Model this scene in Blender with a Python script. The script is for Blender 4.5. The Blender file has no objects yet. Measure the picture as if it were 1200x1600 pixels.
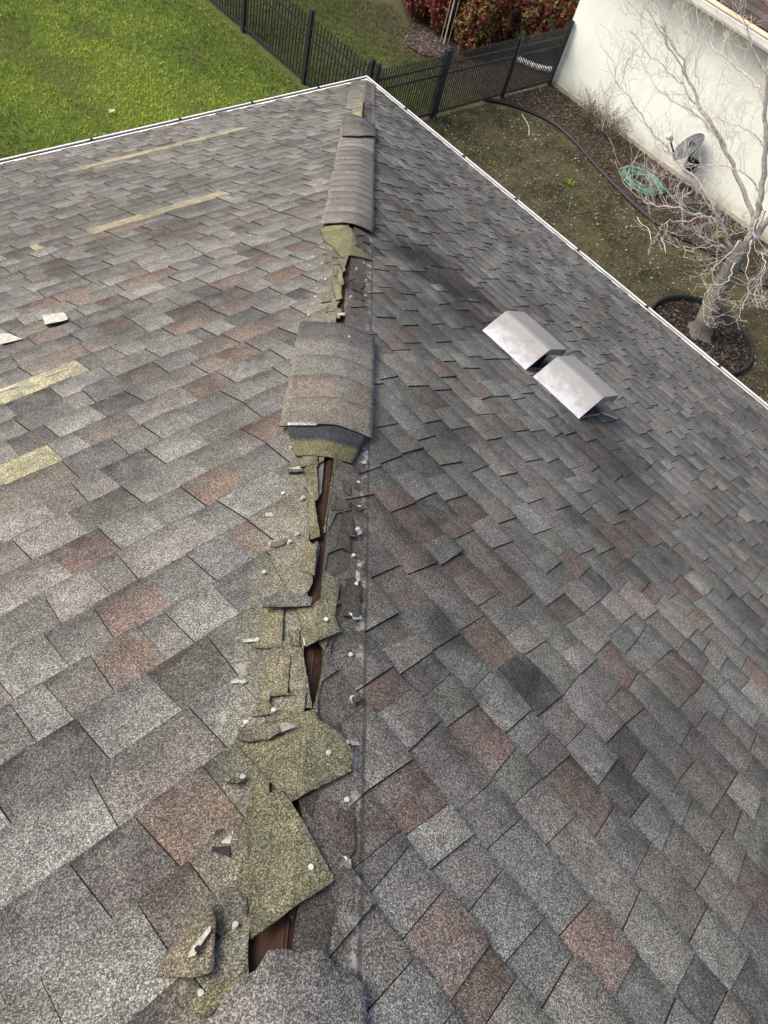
import bpy, bmesh, math, random
import numpy as np
from mathutils import Vector, Matrix, noise

# ------------------------------------------------------------------ camera, sky, sun, exposure
sc = bpy.context.scene
COL = sc.collection
CAM_POS, CAM_ROWS = ((-6.7767, -6.6099, 4.5878), [(0.737081, -0.643112, 0.207652), (-0.454728, -0.69927, -0.551583), (0.499934, 0.312136, -0.807859)])
cd = bpy.data.cameras.new('camera')
cd.sensor_fit = 'VERTICAL'; cd.sensor_height = 24.0; cd.lens = 18.0
cd.clip_start = 0.05; cd.clip_end = 2000
cam = bpy.data.objects.new('camera', cd); COL.objects.link(cam); sc.camera = cam
_r, _d, _f = [Vector(v) for v in CAM_ROWS]
_m = Matrix((_r, -_d, -_f)).transposed().to_4x4(); _m.translation = Vector(CAM_POS)
cam.matrix_world = _m

SUN_AZ = math.radians(135)      # plan direction the light comes from, measured from +x towards +y
SUN_EL = math.radians(48)
world = bpy.data.worlds.new('World'); sc.world = world; world.use_nodes = True
wn = world.node_tree.nodes; wl = world.node_tree.links
for n in list(wn): wn.remove(n)
sky = wn.new('ShaderNodeTexSky'); sky.sky_type = 'NISHITA'; sky.sun_disc = False
sky.sun_elevation = SUN_EL; sky.sun_rotation = math.pi/2 - SUN_AZ
sky.air_density = 1.0; sky.dust_density = 6.0; sky.ozone_density = 0.6
bg = wn.new('ShaderNodeBackground'); bg.inputs['Strength'].default_value = 0.15
wo = wn.new('ShaderNodeOutputWorld')
wl.new(sky.outputs[0], bg.inputs[0]); wl.new(bg.outputs[0], wo.inputs[0])
sd = bpy.data.lights.new('sun', 'SUN'); sd.energy = 1.3; sd.angle = math.radians(28); sd.color = (1.0, 0.945, 0.86)
sun = bpy.data.objects.new('sun', sd); COL.objects.link(sun)
sun.rotation_euler = Vector((math.cos(SUN_AZ)*math.cos(SUN_EL), math.sin(SUN_AZ)*math.cos(SUN_EL), math.sin(SUN_EL))).to_track_quat('Z', 'Y').to_euler()
sc.view_settings.view_transform = 'Standard'; sc.view_settings.look = 'None'
sc.view_settings.exposure = 0.60; sc.view_settings.gamma = 1.0
sc.view_settings.use_curve_mapping = False
sc.cycles.use_denoising = True
sc.cycles.max_bounces = 6

# ------------------------------------------------------------------ helpers
rng = random.Random(11); nr = np.random.default_rng(5)
TP = 0.5; CP = 1/math.sqrt(1.25); SP = 0.5*CP; S2 = math.sqrt(2)
GZ = -2.7                                     # the yard; the gutter lip is z = 0

def view_px(p):                                # where a world point falls in the 1200 x 1600 frame
    v = Vector(p) - Vector(CAM_POS); z = v.dot(_f)
    if z < 0.05: return None
    return (600 + 1200*v.dot(_r)/z, 800 + 1200*v.dot(_d)/z, z)

def link(name, data, parent=None, **props):
    o = bpy.data.objects.new(name, data); COL.objects.link(o)
    if parent is not None: o.parent = parent
    for k, v in props.items(): o[k] = v
    return o
def thing(name, label, cat, loc=(0,0,0), group=None, kind=None):
    o = link(name, None); o.location = loc; o.empty_display_size = 0.1
    o['label'] = label; o['category'] = cat
    if group: o['group'] = group
    if kind: o['kind'] = kind
    return o
def mesh(name, verts, faces, mats, tone=None, fmat=None, smooth=False):
    me = bpy.data.meshes.new(name); me.from_pydata([tuple(v) for v in verts], [], faces)
    for m in (mats if isinstance(mats, (list, tuple)) else [mats]): me.materials.append(m)
    if fmat is not None: me.polygons.foreach_set('material_index', fmat)
    if tone is not None:
        a = me.attributes.new('tone', 'FLOAT_COLOR', 'POINT')
        t = np.ones((len(verts), 4), np.float32); t[:, :3] = np.asarray(tone, np.float32)[:, :3]
        a.data.foreach_set('color', t.ravel())
    if smooth: me.polygons.foreach_set('use_smooth', [True]*len(me.polygons))
    me.update(); return me
class MB:
    def __init__(s): s.v = []; s.f = []; s.t = []; s.m = []
    def add(s, v, f, tone=(1,1,1), m=0):
        o = len(s.v); s.v += [tuple(p) for p in v]; s.f += [tuple(i+o for i in q) for q in f]
        s.t += [tone]*len(v) if not isinstance(tone, list) else tone
        s.m += [m]*len(f) if not isinstance(m, list) else m
    def box(s, a, b, tone=(1,1,1), m=0):
        x0,y0,z0 = a; x1,y1,z1 = b
        s.add([(x0,y0,z0),(x1,y0,z0),(x1,y1,z0),(x0,y1,z0),(x0,y0,z1),(x1,y0,z1),(x1,y1,z1),(x0,y1,z1)],
              [(3,2,1,0),(4,5,6,7),(0,1,5,4),(1,2,6,5),(2,3,7,6),(3,0,4,7)], tone, m)
    def tube(s, pts, rad, n=6, tone=(1,1,1), m=0, cap=True):
        pts = [Vector(p) for p in pts]; o = len(s.v); k = len(pts)
        if not isinstance(rad, (list, tuple)): rad = [rad]*k
        up = Vector((0.31, 0.17, 0.93)); vs = []
        for i in range(k):
            t = (pts[min(i+1,k-1)] - pts[max(i-1,0)])
            t = t.normalized() if t.length > 1e-9 else Vector((0,0,1))
            a = t.cross(up)
            if a.length < 1e-3: a = t.cross(Vector((1,0,0)))
            a.normalize(); b = t.cross(a); up = b.cross(t) if False else up
            for j in range(n):
                c = 2*math.pi*j/n; vs.append(pts[i] + (a*math.cos(c) + b*math.sin(c))*rad[i])
        fs = [(i*n+j, i*n+(j+1)%n, (i+1)*n+(j+1)%n, (i+1)*n+j) for i in range(k-1) for j in range(n)]
        if cap: fs += [tuple(range(n-1,-1,-1)), tuple(range((k-1)*n, k*n))]
        s.add(vs, fs, tone, m)
    def build(s, name, mats, parent=None, smooth=False, **props):
        return link(name, mesh(name, s.v, s.f, mats, s.t, s.m, smooth), parent, **props)
def catmull(P, n=6):
    P = [Vector(p) for p in P]; out = []
    for i in range(len(P)-1):
        a, b, c, d = P[max(i-1,0)], P[i], P[i+1], P[min(i+2,len(P)-1)]
        for j in range(n):
            t = j/n; out.append(0.5*((2*b) + (c-a)*t + (2*a-5*b+4*c-d)*t*t + (3*b-a-3*c+d)*t**3))
    return out + [P[-1]]

# ------------------------------------------------------------------ materials
class NT:
    def __init__(s, name, rough=0.9, spec=0.3):
        s.m = bpy.data.materials.new(name); s.m.use_nodes = True; s.t = s.m.node_tree; s.n = s.t.nodes
        s.b = s.n['Principled BSDF']; s.b.inputs['Roughness'].default_value = rough
        s.b.inputs['Specular IOR Level'].default_value = spec
        s.pos = s.n.new('ShaderNodeNewGeometry').outputs['Position']
    def L(s, a, b): s.t.links.new(a, b)
    def val(s, v, sock):
        if isinstance(v, bpy.types.NodeSocket): s.L(v, sock)
        else: sock.default_value = v
    def noise(s, scale, detail=3, rough=0.55, vec=None, out=0, dist=0.0):
        n = s.n.new('ShaderNodeTexNoise'); n.inputs['Scale'].default_value = scale; n.inputs['Detail'].default_value = detail
        n.inputs['Roughness'].default_value = rough; n.inputs['Distortion'].default_value = dist
        s.L(vec or s.pos, n.inputs['Vector']); return n.outputs[out]
    def voro(s, scale, out='Color', vec=None, feature='F1'):
        n = s.n.new('ShaderNodeTexVoronoi'); n.inputs['Scale'].default_value = scale; n.feature = feature
        s.L(vec or s.pos, n.inputs['Vector']); return n.outputs[out]
    def math(s, op, a, b=0.0, c=None, clamp=False):
        n = s.n.new('ShaderNodeMath'); n.operation = op; n.use_clamp = clamp
        s.val(a, n.inputs[0]); s.val(b, n.inputs[1])
        if c is not None: s.val(c, n.inputs[2])
        return n.outputs[0]
    def rng(s, v, a, b, c=0.0, d=1.0, smooth=False):
        n = s.n.new('ShaderNodeMapRange'); n.interpolation_type = 'SMOOTHSTEP' if smooth else 'LINEAR'
        s.L(v, n.inputs['Value'])
        for k, x in zip(('From Min','From Max','To Min','To Max'), (a,b,c,d)): n.inputs[k].default_value = x
        return n.outputs['Result']
    def ramp(s, v, stops):
        n = s.n.new('ShaderNodeValToRGB'); e = n.color_ramp.elements
        while len(e) < len(stops): e.new(0.5)
        for i, (p, c) in enumerate(stops): e[i].position = p; e[i].color = (*c, 1)
        s.L(v, n.inputs[0]); return n.outputs[0]
    def mix(s, f, a, b, mode='MIX'):
        n = s.n.new('ShaderNodeMix'); n.data_type = 'RGBA'; n.blend_type = mode; n.clamp_factor = True
        s.val(f, n.inputs[0])
        for v, k in ((a, 6), (b, 7)):
            if isinstance(v, bpy.types.NodeSocket): s.L(v, n.inputs[k])
            else: n.inputs[k].default_value = (*v, 1)
        return n.outputs[2]
    def grey(s, v):
        n = s.n.new('ShaderNodeCombineColor'); [s.val(v, n.inputs[i]) for i in range(3)]; return n.outputs[0]
    def attr(s, name='tone'):
        n = s.n.new('ShaderNodeAttribute'); n.attribute_name = name; return n.outputs['Color']
    def sep(s, v):
        n = s.n.new('ShaderNodeSeparateXYZ'); s.L(v, n.inputs[0]); return n.outputs
    def bump(s, h, strength=0.5, dist=0.002):
        n = s.n.new('ShaderNodeBump'); n.inputs['Strength'].default_value = strength; n.inputs['Distance'].default_value = dist
        s.L(h, n.inputs['Height']); s.L(n.outputs[0], s.b.inputs['Normal'])
    def done(s, col):
        s.val(col if isinstance(col, bpy.types.NodeSocket) else (*col, 1), s.b.inputs['Base Color']); return s.m

def granules(q, base, hip=True):
    # coarse mineral granules: each has its own shade
    c1 = q.sep(q.voro(500))[0]; c2 = q.sep(q.voro(1000))[1]
    g = q.math('ADD', q.math('MULTIPLY', c1, 0.62), q.math('MULTIPLY', c2, 0.38))
    f = q.ramp(g, [(0.0, (0.14,)*3), (0.32, (0.42,)*3), (0.56, (0.95,)*3), (0.74, (1.65,)*3), (1.0, (3.4,)*3)])
    blot = q.rng(q.noise(26, 4, 0.6), 0.3, 0.7, 0.80, 1.20)
    stain = q.rng(q.noise(1.7, 5, 0.62), 0.34, 0.60, 0.66, 1.12, True)
    for c_, r_, k_ in (((-3.72,-4.55,1.86),0.60,0.72), ((-3.98,-4.9,1.99),0.45,0.55), ((-3.99,-5.95,2.0),0.55,0.5), ((-5.0,-5.6,2.5),0.30,0.35), ((-4.6,-6.3,2.3),0.35,0.3), ((-5.74,-6.55,2.87),0.13,0.72), ((-5.85,-6.31,2.93),0.10,0.60), ((-5.95,-6.50,2.97),0.06,0.35), ((-3.2,-3.9,1.6),0.5,0.3)):
        v_ = q.n.new('ShaderNodeVectorMath'); v_.operation = 'DISTANCE'; q.L(q.pos, v_.inputs[0]); v_.inputs[1].default_value = c_
        dd = q.math('ADD', v_.outputs['Value'], q.rng(q.noise(5, 5, 0.65), 0.25, 0.75, -0.55*r_, 0.55*r_))
        stain = q.math('MULTIPLY', stain, q.rng(dd, r_, r_*0.15, 1.0, 1-k_, True))
    soft = q.rng(q.noise(17, 4, 0.6), 0.40, 0.68, 0.0, 0.60, True)
    col = q.mix(soft, base, (0.152, 0.149, 0.137)) if hip else base
    if hip:
        xyz = q.sep(q.pos)
        d = q.math('MULTIPLY', q.math('SUBTRACT', xyz[1], xyz[0]), 0.70711)
        dn = q.math('ADD', d, q.rng(q.noise(38, 4, 0.6), 0.25, 0.75, -0.010, 0.010))
        left = q.math('MULTIPLY', q.rng(dn, 0.163, 0.148, 0, 1, True), q.rng(dn, -0.004, 0.0))
        olive = q.rng(dn, 0.125, 0.02, 0.26, 0.62)
        right = q.math('MULTIPLY', q.rng(dn, -0.120, -0.108, 0, 1, True), q.rng(dn, 0.0, -0.004))
        col = q.mix(q.math('MULTIPLY', left, olive), col, (0.188, 0.178, 0.118))
        col = q.mix(q.math('MULTIPLY', right, 0.62), col, (0.092, 0.080, 0.066))
        rim = q.math('MULTIPLY', q.rng(dn, -0.128, -0.110, 0, 1, True), q.rng(dn, -0.080, -0.100, 0, 1, True))
        rim = q.math('MULTIPLY', rim, q.rng(q.noise(24, 5, 0.7), 0.50, 0.62, 0, 0.75, True))
        rim2 = q.math('MULTIPLY', q.math('MULTIPLY', q.rng(dn, 0.165, 0.150, 0, 1, True), q.rng(dn, 0.120, 0.140, 0, 1, True)), q.rng(q.noise(21, 5, 0.7), 0.58, 0.66, 0, 0.5, True))
        edge = q.math('MULTIPLY', q.rng(d, -0.124, -0.118, 0, 1, True), q.rng(d, -0.110, -0.116, 0, 1, True))
    col = q.mix(1.0, col, f, 'MULTIPLY')
    col = q.mix(1.0, col, q.grey(q.math('MULTIPLY', blot, stain)), 'MULTIPLY')
    if hip:
        col = q.mix(q.math('MAXIMUM', rim, rim2), col, (0.40, 0.39, 0.37))
        col = q.mix(q.math('MULTIPLY', edge, 0.7), col, (0.035, 0.033, 0.03))
    q.bump(q.math('ADD', c1, q.math('MULTIPLY', c2, 0.5)), 0.55, 0.0016)
    return col
def mat_shingle(name, hip):
    q = NT(name, 0.88, 0.35); return q.done(granules(q, q.attr(), hip))
M_SHINGLE = mat_shingle('weathered_granules', True)
M_CAP = mat_shingle('cap_granules', False)
def plain(name, col, rough=0.7, spec=0.4, metal=0.0, var=0.15, scale=8.0, bump=0.0, bscale=60, bdist=0.003):
    q = NT(name, rough, spec); q.b.inputs['Metallic'].default_value = metal
    n = q.rng(q.noise(scale, 5, 0.6), 0.3, 0.7, 1-var, 1+var)
    if bump: q.bump(q.noise(bscale, 4, 0.6), bump, bdist)
    return q.done(q.mix(1.0, col, q.grey(n), 'MULTIPLY'))
M_EDGE = plain('asphalt_edge', (0.034, 0.031, 0.028), 0.9, 0.3, 0, 0.3, 60)
M_WHITE = plain('white_painted_aluminium', (0.74, 0.74, 0.72), 0.45, 0.4, 0, 0.12, 3)
M_GUTIN = plain('gutter_shade', (0.035, 0.032, 0.028), 0.9, 0.2, 0, 0.4, 20)  # near-black colour stands in for the shade inside the gutter trough
M_SEAL = plain('white_sealant', (0.35, 0.34, 0.315), 0.8, 0.2, 0, 0.45, 110)
M_NAIL = plain('galvanised_nail', (0.50, 0.49, 0.43), 0.55, 0.5, 0.1, 0.35, 90)
M_PALE = plain('bleached_shingle_back', (0.44, 0.43, 0.39), 0.9, 0.2, 0, 0.35, 45, 0.5, 90, 0.003)
M_TORN = plain('torn_grey_felt', (0.22, 0.21, 0.20), 0.9, 0.2, 0, 0.4, 70, 0.5, 200, 0.002)
q = NT('deck_plywood', 0.8, 0.25)
mp = q.n.new('ShaderNodeMapping'); mp.inputs['Scale'].default_value = (1, 1, 3); mp.inputs['Rotation'].default_value = (0, 0, math.radians(45)); q.L(q.pos, mp.inputs[0])
M_DECK = q.done(q.mix(1.0, q.ramp(q.noise(9, 5, 0.6, mp.outputs[0]), [(0.25, (0.018, 0.010, 0.007)), (0.6, (0.046, 0.023, 0.014)), (0.85, (0.085, 0.045, 0.029))]), q.grey(q.rng(q.noise(70, 3), 0.3, 0.7, 0.8, 1.2)), 'MULTIPLY'))
M_FELT = plain('underlay_felt', (0.11, 0.10, 0.105), 0.55, 0.5, 0, 0.35, 12)
q = NT('galvanised_steel', 0.42, 0.5); q.b.inputs['Metallic'].default_value = 0.15
q.bump(q.noise(11, 3), 0.12, 0.01)
vn = q.sep(q.attr())[0]                        # tone.x = 1 at the oxidised lower edge
ox = q.math('MULTIPLY', q.rng(q.math('ADD', vn, q.rng(q.noise(22, 5, 0.65), 0.2, 0.8, -0.45, 0.45)), 0.42, 1.10, 0, 1, True), 0.9)
M_VENT = q.done(q.mix(ox, q.mix(1.0, (0.285, 0.282, 0.275), q.grey(q.math('MULTIPLY', q.rng(q.noise(14, 5, 0.7), 0.3, 0.7, 0.90, 1.10), q.rng(q.noise(90, 4, 0.7), 0.3, 0.7, 0.92, 1.08))), 'MULTIPLY'), (0.44, 0.47, 0.51)))
M_BLACK = plain('black_screen', (0.012, 0.012, 0.013), 0.8, 0.2, 0, 0.2, 20)
M_FENCE = plain('black_powder_coat', (0.017, 0.020, 0.025), 0.42, 0.5, 0, 0.25, 6)
M_EDGING = plain('black_plastic_edging', (0.014, 0.014, 0.015), 0.55, 0.4, 0, 0.25, 6)
q = NT('cream_stucco', 0.9, 0.2)
st = q.noise(34, 6, 0.7); q.bump(st, 0.55, 0.012)
mz = q.n.new('ShaderNodeMapping'); mz.inputs['Scale'].default_value = (1, 1, 0.3); q.L(q.pos, mz.inputs[0])
low = q.math('MULTIPLY', q.rng(q.sep(q.pos)[2], -2.3, -2.7, 0, 1, True), q.rng(q.noise(4, 5, 0.6), 0.35, 0.65, 0.25, 0.9))
M_STUCCO = q.done(q.mix(low, q.mix(1.0, (0.77, 0.815, 0.755), q.grey(q.math('MULTIPLY', q.rng(q.noise(1.6, 5, 0.6, mz.outputs[0]), 0.3, 0.7, 0.9, 1.08), q.rng(st, 0.3, 0.7, 0.93, 1.06))), 'MULTIPLY'), (0.34, 0.30, 0.24)))
M_TRIM = plain('cream_trim', (0.62, 0.54, 0.40), 0.55, 0.4, 0, 0.12, 4)
M_WALL = plain('house_stucco', (0.55, 0.52, 0.45), 0.9, 0.2, 0, 0.08, 3, 0.5, 40, 0.01)
def leafmat(name, trans=0.25, rough=0.6):
    q = NT(name, rough, 0.3); c = q.attr()
    n = q.n.new('ShaderNodeBsdfTranslucent'); q.L(c, n.inputs[0])
    a = q.n.new('ShaderNodeMixShader'); a.inputs[0].default_value = trans
    q.L(q.b.outputs[0], a.inputs[1]); q.L(n.outputs[0], a.inputs[2]); q.L(a.outputs[0], q.n['Material Output'].inputs[0])
    return q.done(c)
M_LEAF = leafmat('leaf_blades')
M_TONE = None
q = NT('bark_chip', 0.9, 0.2); M_TONE = q.done(q.attr())
q = NT('pale_bark', 0.9, 0.2)
bn = q.noise(26, 6, 0.7); q.bump(q.noise(60, 5, 0.7), 0.8, 0.012)
M_BARK = q.done(q.mix(1.0, q.attr(), q.grey(q.rng(bn, 0.3, 0.7, 0.45, 1.5)), 'MULTIPLY'))
M_TWIG = plain('pale_twig', (0.60, 0.56, 0.51), 0.8, 0.3, 0, 0.3, 9)

# ------------------------------------------------------------------ ground
q = NT('yard_ground', 0.95, 0.1)
xyz = q.sep(q.pos)
gn = q.noise(2.2, 6, 0.65); gf = q.noise(60, 4, 0.7)
soil = q.mix(q.rng(gf, 0.35, 0.65), (0.030, 0.024, 0.016), (0.095, 0.080, 0.055))
turf = q.mix(q.rng(gf, 0.3, 0.7), (0.05, 0.085, 0.016), (0.15, 0.20, 0.045))
dry = q.mix(q.rng(gf, 0.3, 0.7), (0.050, 0.045, 0.022), (0.15, 0.135, 0.075))
yardside = q.rng(q.math('ADD', xyz[0], q.rng(gn, 0.3, 0.7, -0.3, 0.3)), 2.2, 3.2)
col = q.mix(yardside, turf, q.mix(q.rng(gn, 0.40, 0.60), dry, q.mix(0.25, soil, turf)))
frontyard = q.math('MULTIPLY', q.rng(xyz[0], -0.5, 0.2), q.rng(xyz[1], 2.5, 2.3))
col = q.mix(frontyard, col, q.mix(q.rng(gn, 0.42, 0.60), dry, soil))
q.bump(gf, 0.8, 0.03)
M_GROUND = q.done(col)
g = MB(); g.add([(-300,-300,GZ),(300,-300,GZ),(300,300,GZ),(-300,300,GZ)], [(0,1,2,3)])
ground = g.build('ground', M_GROUND, kind='structure')

def inside(px, py, poly):
    r = np.zeros(len(px), bool); j = len(poly)-1
    for i in range(len(poly)):
        xi, yi = poly[i]; xj, yj = poly[j]
        c = ((yi > py) != (yj > py)) & (px < (xj-xi)*(py-yi)/((yj-yi) or 1e-9) + xi); r ^= c; j = i
    return r
def vnoise(x, y, s, seed=0):
    return np.array([noise.noise((a*s+seed, b*s-seed, seed*1.7)) for a, b in zip(x, y)])
def raw_mesh(name, v, loops, nper, mat, tone):
    me = bpy.data.meshes.new(name); nf = len(loops)//nper
    me.vertices.add(len(v)); me.vertices.foreach_set('co', np.asarray(v, np.float32).ravel())
    me.loops.add(len(loops)); me.loops.foreach_set('vertex_index', np.asarray(loops, np.int32))
    me.polygons.add(nf); me.polygons.foreach_set('loop_start', np.arange(nf, dtype=np.int32)*nper)
    try: me.polygons.foreach_set('loop_total', np.full(nf, nper, np.int32))
    except Exception: pass
    me.materials.append(mat)
    a = me.attributes.new('tone', 'FLOAT_COLOR', 'POINT'); t = np.ones((len(v), 4), np.float32); t[:, :3] = tone; a.data.foreach_set('color', t.ravel())
    me.update(calc_edges=True); me.validate(); return me
def blades(name, poly, count, length, width, colfun, label, keep=None, lean=0.6, z0=GZ):
    P = np.array(poly); lo, hi = P.min(0), P.max(0)
    x = nr.uniform(lo[0], hi[0], count); y = nr.uniform(lo[1], hi[1], count)
    k = inside(x, y, poly); x, y = x[k], y[k]
    cl = vnoise(x, y, 1.3, 3.1); cf = vnoise(x, y, 7.0, 9.3)
    if keep is not None:
        k = keep(x, y, cl, cf); x, y, cl, cf = x[k], y[k], cl[k], cf[k]
    n = len(x); a = nr.uniform(0, 2*np.pi, n); ln = length*nr.uniform(0.5, 1.3, n)*(1 + 0.5*cf); w = width*nr.uniform(0.6, 1.3, n)
    la = nr.uniform(0, 2*np.pi, n); lr = ln*lean*nr.uniform(0.3, 1.4, n)
    v = np.zeros((n, 4, 3)); dx, dy = np.cos(a)*w/2, np.sin(a)*w/2
    v[:,0] = np.c_[x-dx, y-dy, np.full(n, z0)]; v[:,1] = np.c_[x+dx, y+dy, np.full(n, z0)]
    mx, my = x+np.cos(la)*lr*0.45, y+np.sin(la)*lr*0.45
    v[:,2] = np.c_[mx+dx*0.8, my+dy*0.8, z0+ln*0.7]; v[:,3] = np.c_[x+np.cos(la)*lr, y+np.sin(la)*lr, z0+ln*(1-0.35*lean)]
    idx = np.arange(n)*4; f = np.stack([idx, idx+1, idx+2, idx+3], 1).ravel()
    tone = np.repeat(colfun(x, y, cl, cf, nr.uniform(0, 1, n)), 4, 0)
    return link(name, raw_mesh(name, v.reshape(-1, 3), f, 4, M_LEAF, tone), label=label, category='grass', kind='stuff')
def mixc(a, b, t):
    t = np.clip(t, 0, 1)[:, None]; return np.array(a)[None]*(1-t) + np.array(b)[None]*t
def green(x, y, cl, cf, r):
    c = mixc((0.060, 0.120, 0.018), (0.49, 0.57, 0.092), 0.54 + 0.55*cl + 0.8*vnoise(x, y, 0.35, 7.7) + 0.75*cf + 0.8*(r-0.5))
    dryk = np.clip((cl*-1.0 - 0.18)*2.2 + 0.6*(r-0.75), 0, 0.8)
    edge = np.clip((x-1.55)/1.0, 0, 1)*0.6
    return mixc((0,0,0), (1,1,1), np.zeros(len(x)))*0 + c*(1-np.maximum(dryk, edge*r)[:,None]) + np.array((0.30, 0.27, 0.12))[None]*np.maximum(dryk, edge*r)[:,None]
def sparse(x, y, cl, cf, r):
    return mixc((0.150, 0.140, 0.104), (0.085, 0.118, 0.054), 0.58 + 1.1*cl + 0.9*cf + 0.9*(r-0.5))*(0.6 + 0.8*r)[:, None]
def backgreen(x, y, cl, cf, r):
    c = mixc((0.06, 0.125, 0.02), (0.17, 0.25, 0.045), 0.5 + 1.0*cl + 0.5*(r-0.5))
    k = np.clip((x-4.9)/1.0 + 0.8*cl, 0, 0.85)
    return c*(1-k)[:,None] + np.array((0.15, 0.13, 0.085))[None]*k[:,None]
blades('lawn_grass', [(-8,0.6),(2.52,0.6),(2.52,13),(-8,17)], 200000, 0.050, 0.011, green, 'bright green mown lawn beyond the roof edge, left of the black fence')
blades('yard_grass', [(3.13, 3.11), (3.78, 2.77), (5.93, 2.2), (6.54, 1.42), (6.64, 0.81), (6.38, -0.08), (6.07, -1.61), (6.29, -2.66), (7.08, -4.58), (3.16, -6.81), (2.11, -3.98)], 85000, 0.036, 0.008, sparse, 'thin brownish yard grass between the roof edge and the cream wall',
       keep=lambda x, y, cl, cf: (nr.uniform(0, 1, len(x)) < 0.55 + 0.9*cl + 0.5*cf) & ((x-4.25)**2 + (y+4.08)**2 > 0.82**2), lean=1.0)
blades('back_grass', [(2.75,2.55),(6.6,2.55),(7.6,14),(2.75,14)], 75000, 0.050, 0.010, backgreen, 'patchy green grass behind the black fence beside the mulch ring',
       keep=lambda x, y, cl, cf: (x < 6.3 + 0.6*cl) & ((x-6.13)**2 + (y-4.45)**2 > 0.5**2))

def chips(name, poly, count, size, cols, label, cat, z0=GZ+0.012, keep=None, flat=0.25):
    P = np.array(poly); lo, hi = P.min(0), P.max(0)
    x = nr.uniform(lo[0], hi[0], count); y = nr.uniform(lo[1], hi[1], count); k = inside(x, y, poly)
    if keep is not None: k &= keep(x, y)
    x, y = x[k], y[k]; n = len(x); a = nr.uniform(0, 2*np.pi, n); l = size*nr.uniform(0.5, 1.6, n); w = l*nr.uniform(0.25, 0.7, n)
    t = nr.normal(0, flat, n); ux, uy = np.cos(a), np.sin(a); v = np.zeros((n, 4, 3)); z = z0 + nr.uniform(0, 0.02, n)
    for i, (p, q_) in enumerate(((-1,-1),(1,-1),(1,1),(-1,1))):
        v[:, i] = np.c_[x + ux*l*p/2 - uy*w*q_/2, y + uy*l*p/2 + ux*w*q_/2, z + t*l*p/2]
    idx = np.arange(n)*4; cols = np.array(cols); tone = np.repeat(cols[nr.integers(0, len(cols), n)]*nr.uniform(0.6, 1.3, (n, 1)), 4, 0)
    return link(name, raw_mesh(name, v.reshape(-1,3), np.stack([idx, idx+1, idx+2, idx+3], 1).ravel(), 4, M_TONE, tone), label=label, category=cat, kind='stuff')
EDGE = [(5.8, 2.44), (6.17, 2.16), (6.48, 1.72), (6.64, 1.25), (6.58, 0.67), (6.35, -0.11), (6.17, -0.9), (6.07, -1.61), (6.11, -2.18), (6.31, -2.64), (6.52, -3.38), (6.7, -4.39)]
M_SOIL = plain('mulch_soil', (0.060, 0.047, 0.036), 0.95, 0.1, 0, 0.45, 9, 0.9, 45, 0.03)
WX = 7.83
bed = [(x, y) for x, y in EDGE] + [(WX, EDGE[-1][1]), (WX, 2.36)]
g = MB(); g.add([(x, y, GZ+0.006) for x, y in bed], [tuple(range(len(bed)))])
mb_ = g.build('mulch_bed', M_SOIL, kind='structure')
chips('bark_mulch', bed, 9000, 0.035, [(0.055,0.040,0.030),(0.10,0.078,0.06),(0.035,0.028,0.022),(0.15,0.125,0.10)], 'brown bark mulch along the foot of the cream wall', 'mulch')
chips('fallen_leaves', [(3.13, 3.11), (3.88, 2.52), (5.93, 2.2), (6.54, 1.42), (6.64, 0.81), (6.38, -0.08), (6.07, -1.61), (6.29, -2.66), (7.08, -4.58), (3.16, -6.81), (2.11, -3.98)], 6500, 0.022, [(0.30,0.27,0.19),(0.20,0.12,0.06),(0.42,0.40,0.33),(0.16,0.12,0.07)], 'dry leaf bits scattered over the thin yard grass', 'leaves', keep=lambda x, y: (x > 0.2))
back = [(5.9,2.5),(14,2.5),(14,8),(7.4,7),(6.3,5.2)]
g = MB(); g.add([(x, y, GZ+0.006) for x, y in back], [tuple(range(len(back)))]); g.build('shrub_bed', M_SOIL, kind='structure')
chips('shrub_bed_mulch', back, 9000, 0.04, [(0.075,0.05,0.045),(0.11,0.085,0.07),(0.04,0.03,0.027)], 'dark mulch under the shrubs behind the black fence', 'mulch')
# edging strip along the bed
e = catmull([(x, y, GZ+0.03) for x, y in EDGE], 5)
m = MB(); m.tube(e, 0.027, 7); m.tube([p + Vector((0.006, 0.008, 0.024)) for p in e], 0.016, 6)
m.build('bed_edging', M_EDGING, smooth=True, label='black plastic edging curving along the mulch bed by the cream wall', category='edging')

# ------------------------------------------------------------------ our house: deck, walls, gutters
house = thing('house', 'house under the grey and red asphalt shingle hip roof with white gutters', 'house')
RX = 13.0
def LP(s, v, h=0.0): return (s, -v*CP + h*SP, v*SP + h*CP)
def RP(s, v, h=0.0): return (-v*CP + h*SP, s, v*SP + h*CP)
def SPt(side, s, v, h=0.0): return LP(s, v, h) if side == 'L' else RP(s, v, h)
slopes = {}
for side, lab in (('L', 'roof slope facing the bright lawn, with missing shingle tabs'), ('R', 'roof slope facing the cream wall, with two metal vents')):
    m = MB(); V1 = 12.0
    a = [SPt(side, -0.09, 0.10, -0.010), SPt(side, -RX, 0.10, -0.010), SPt(side, -RX, V1, -0.010), SPt(side, -V1*CP, V1, -0.010)]
    b = [(p[0], p[1], p[2]-0.016) for p in a]
    m.add(a+b, [(0,1,2,3),(7,6,5,4),(0,4,5,1),(1,5,6,2),(2,6,7,3),(3,7,4,0)])
    slopes[side] = m.build('roof_slope', M_DECK, house, label=lab)
m = MB()
for (x0,y0,x1,y1) in ((-RX,-0.62,-0.5,-0.5), (-0.62,-RX,-0.5,-0.62)): m.box((x0,y0,GZ),(x1,y1,-0.10))
m.build('wall', M_WALL, house)
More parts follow.
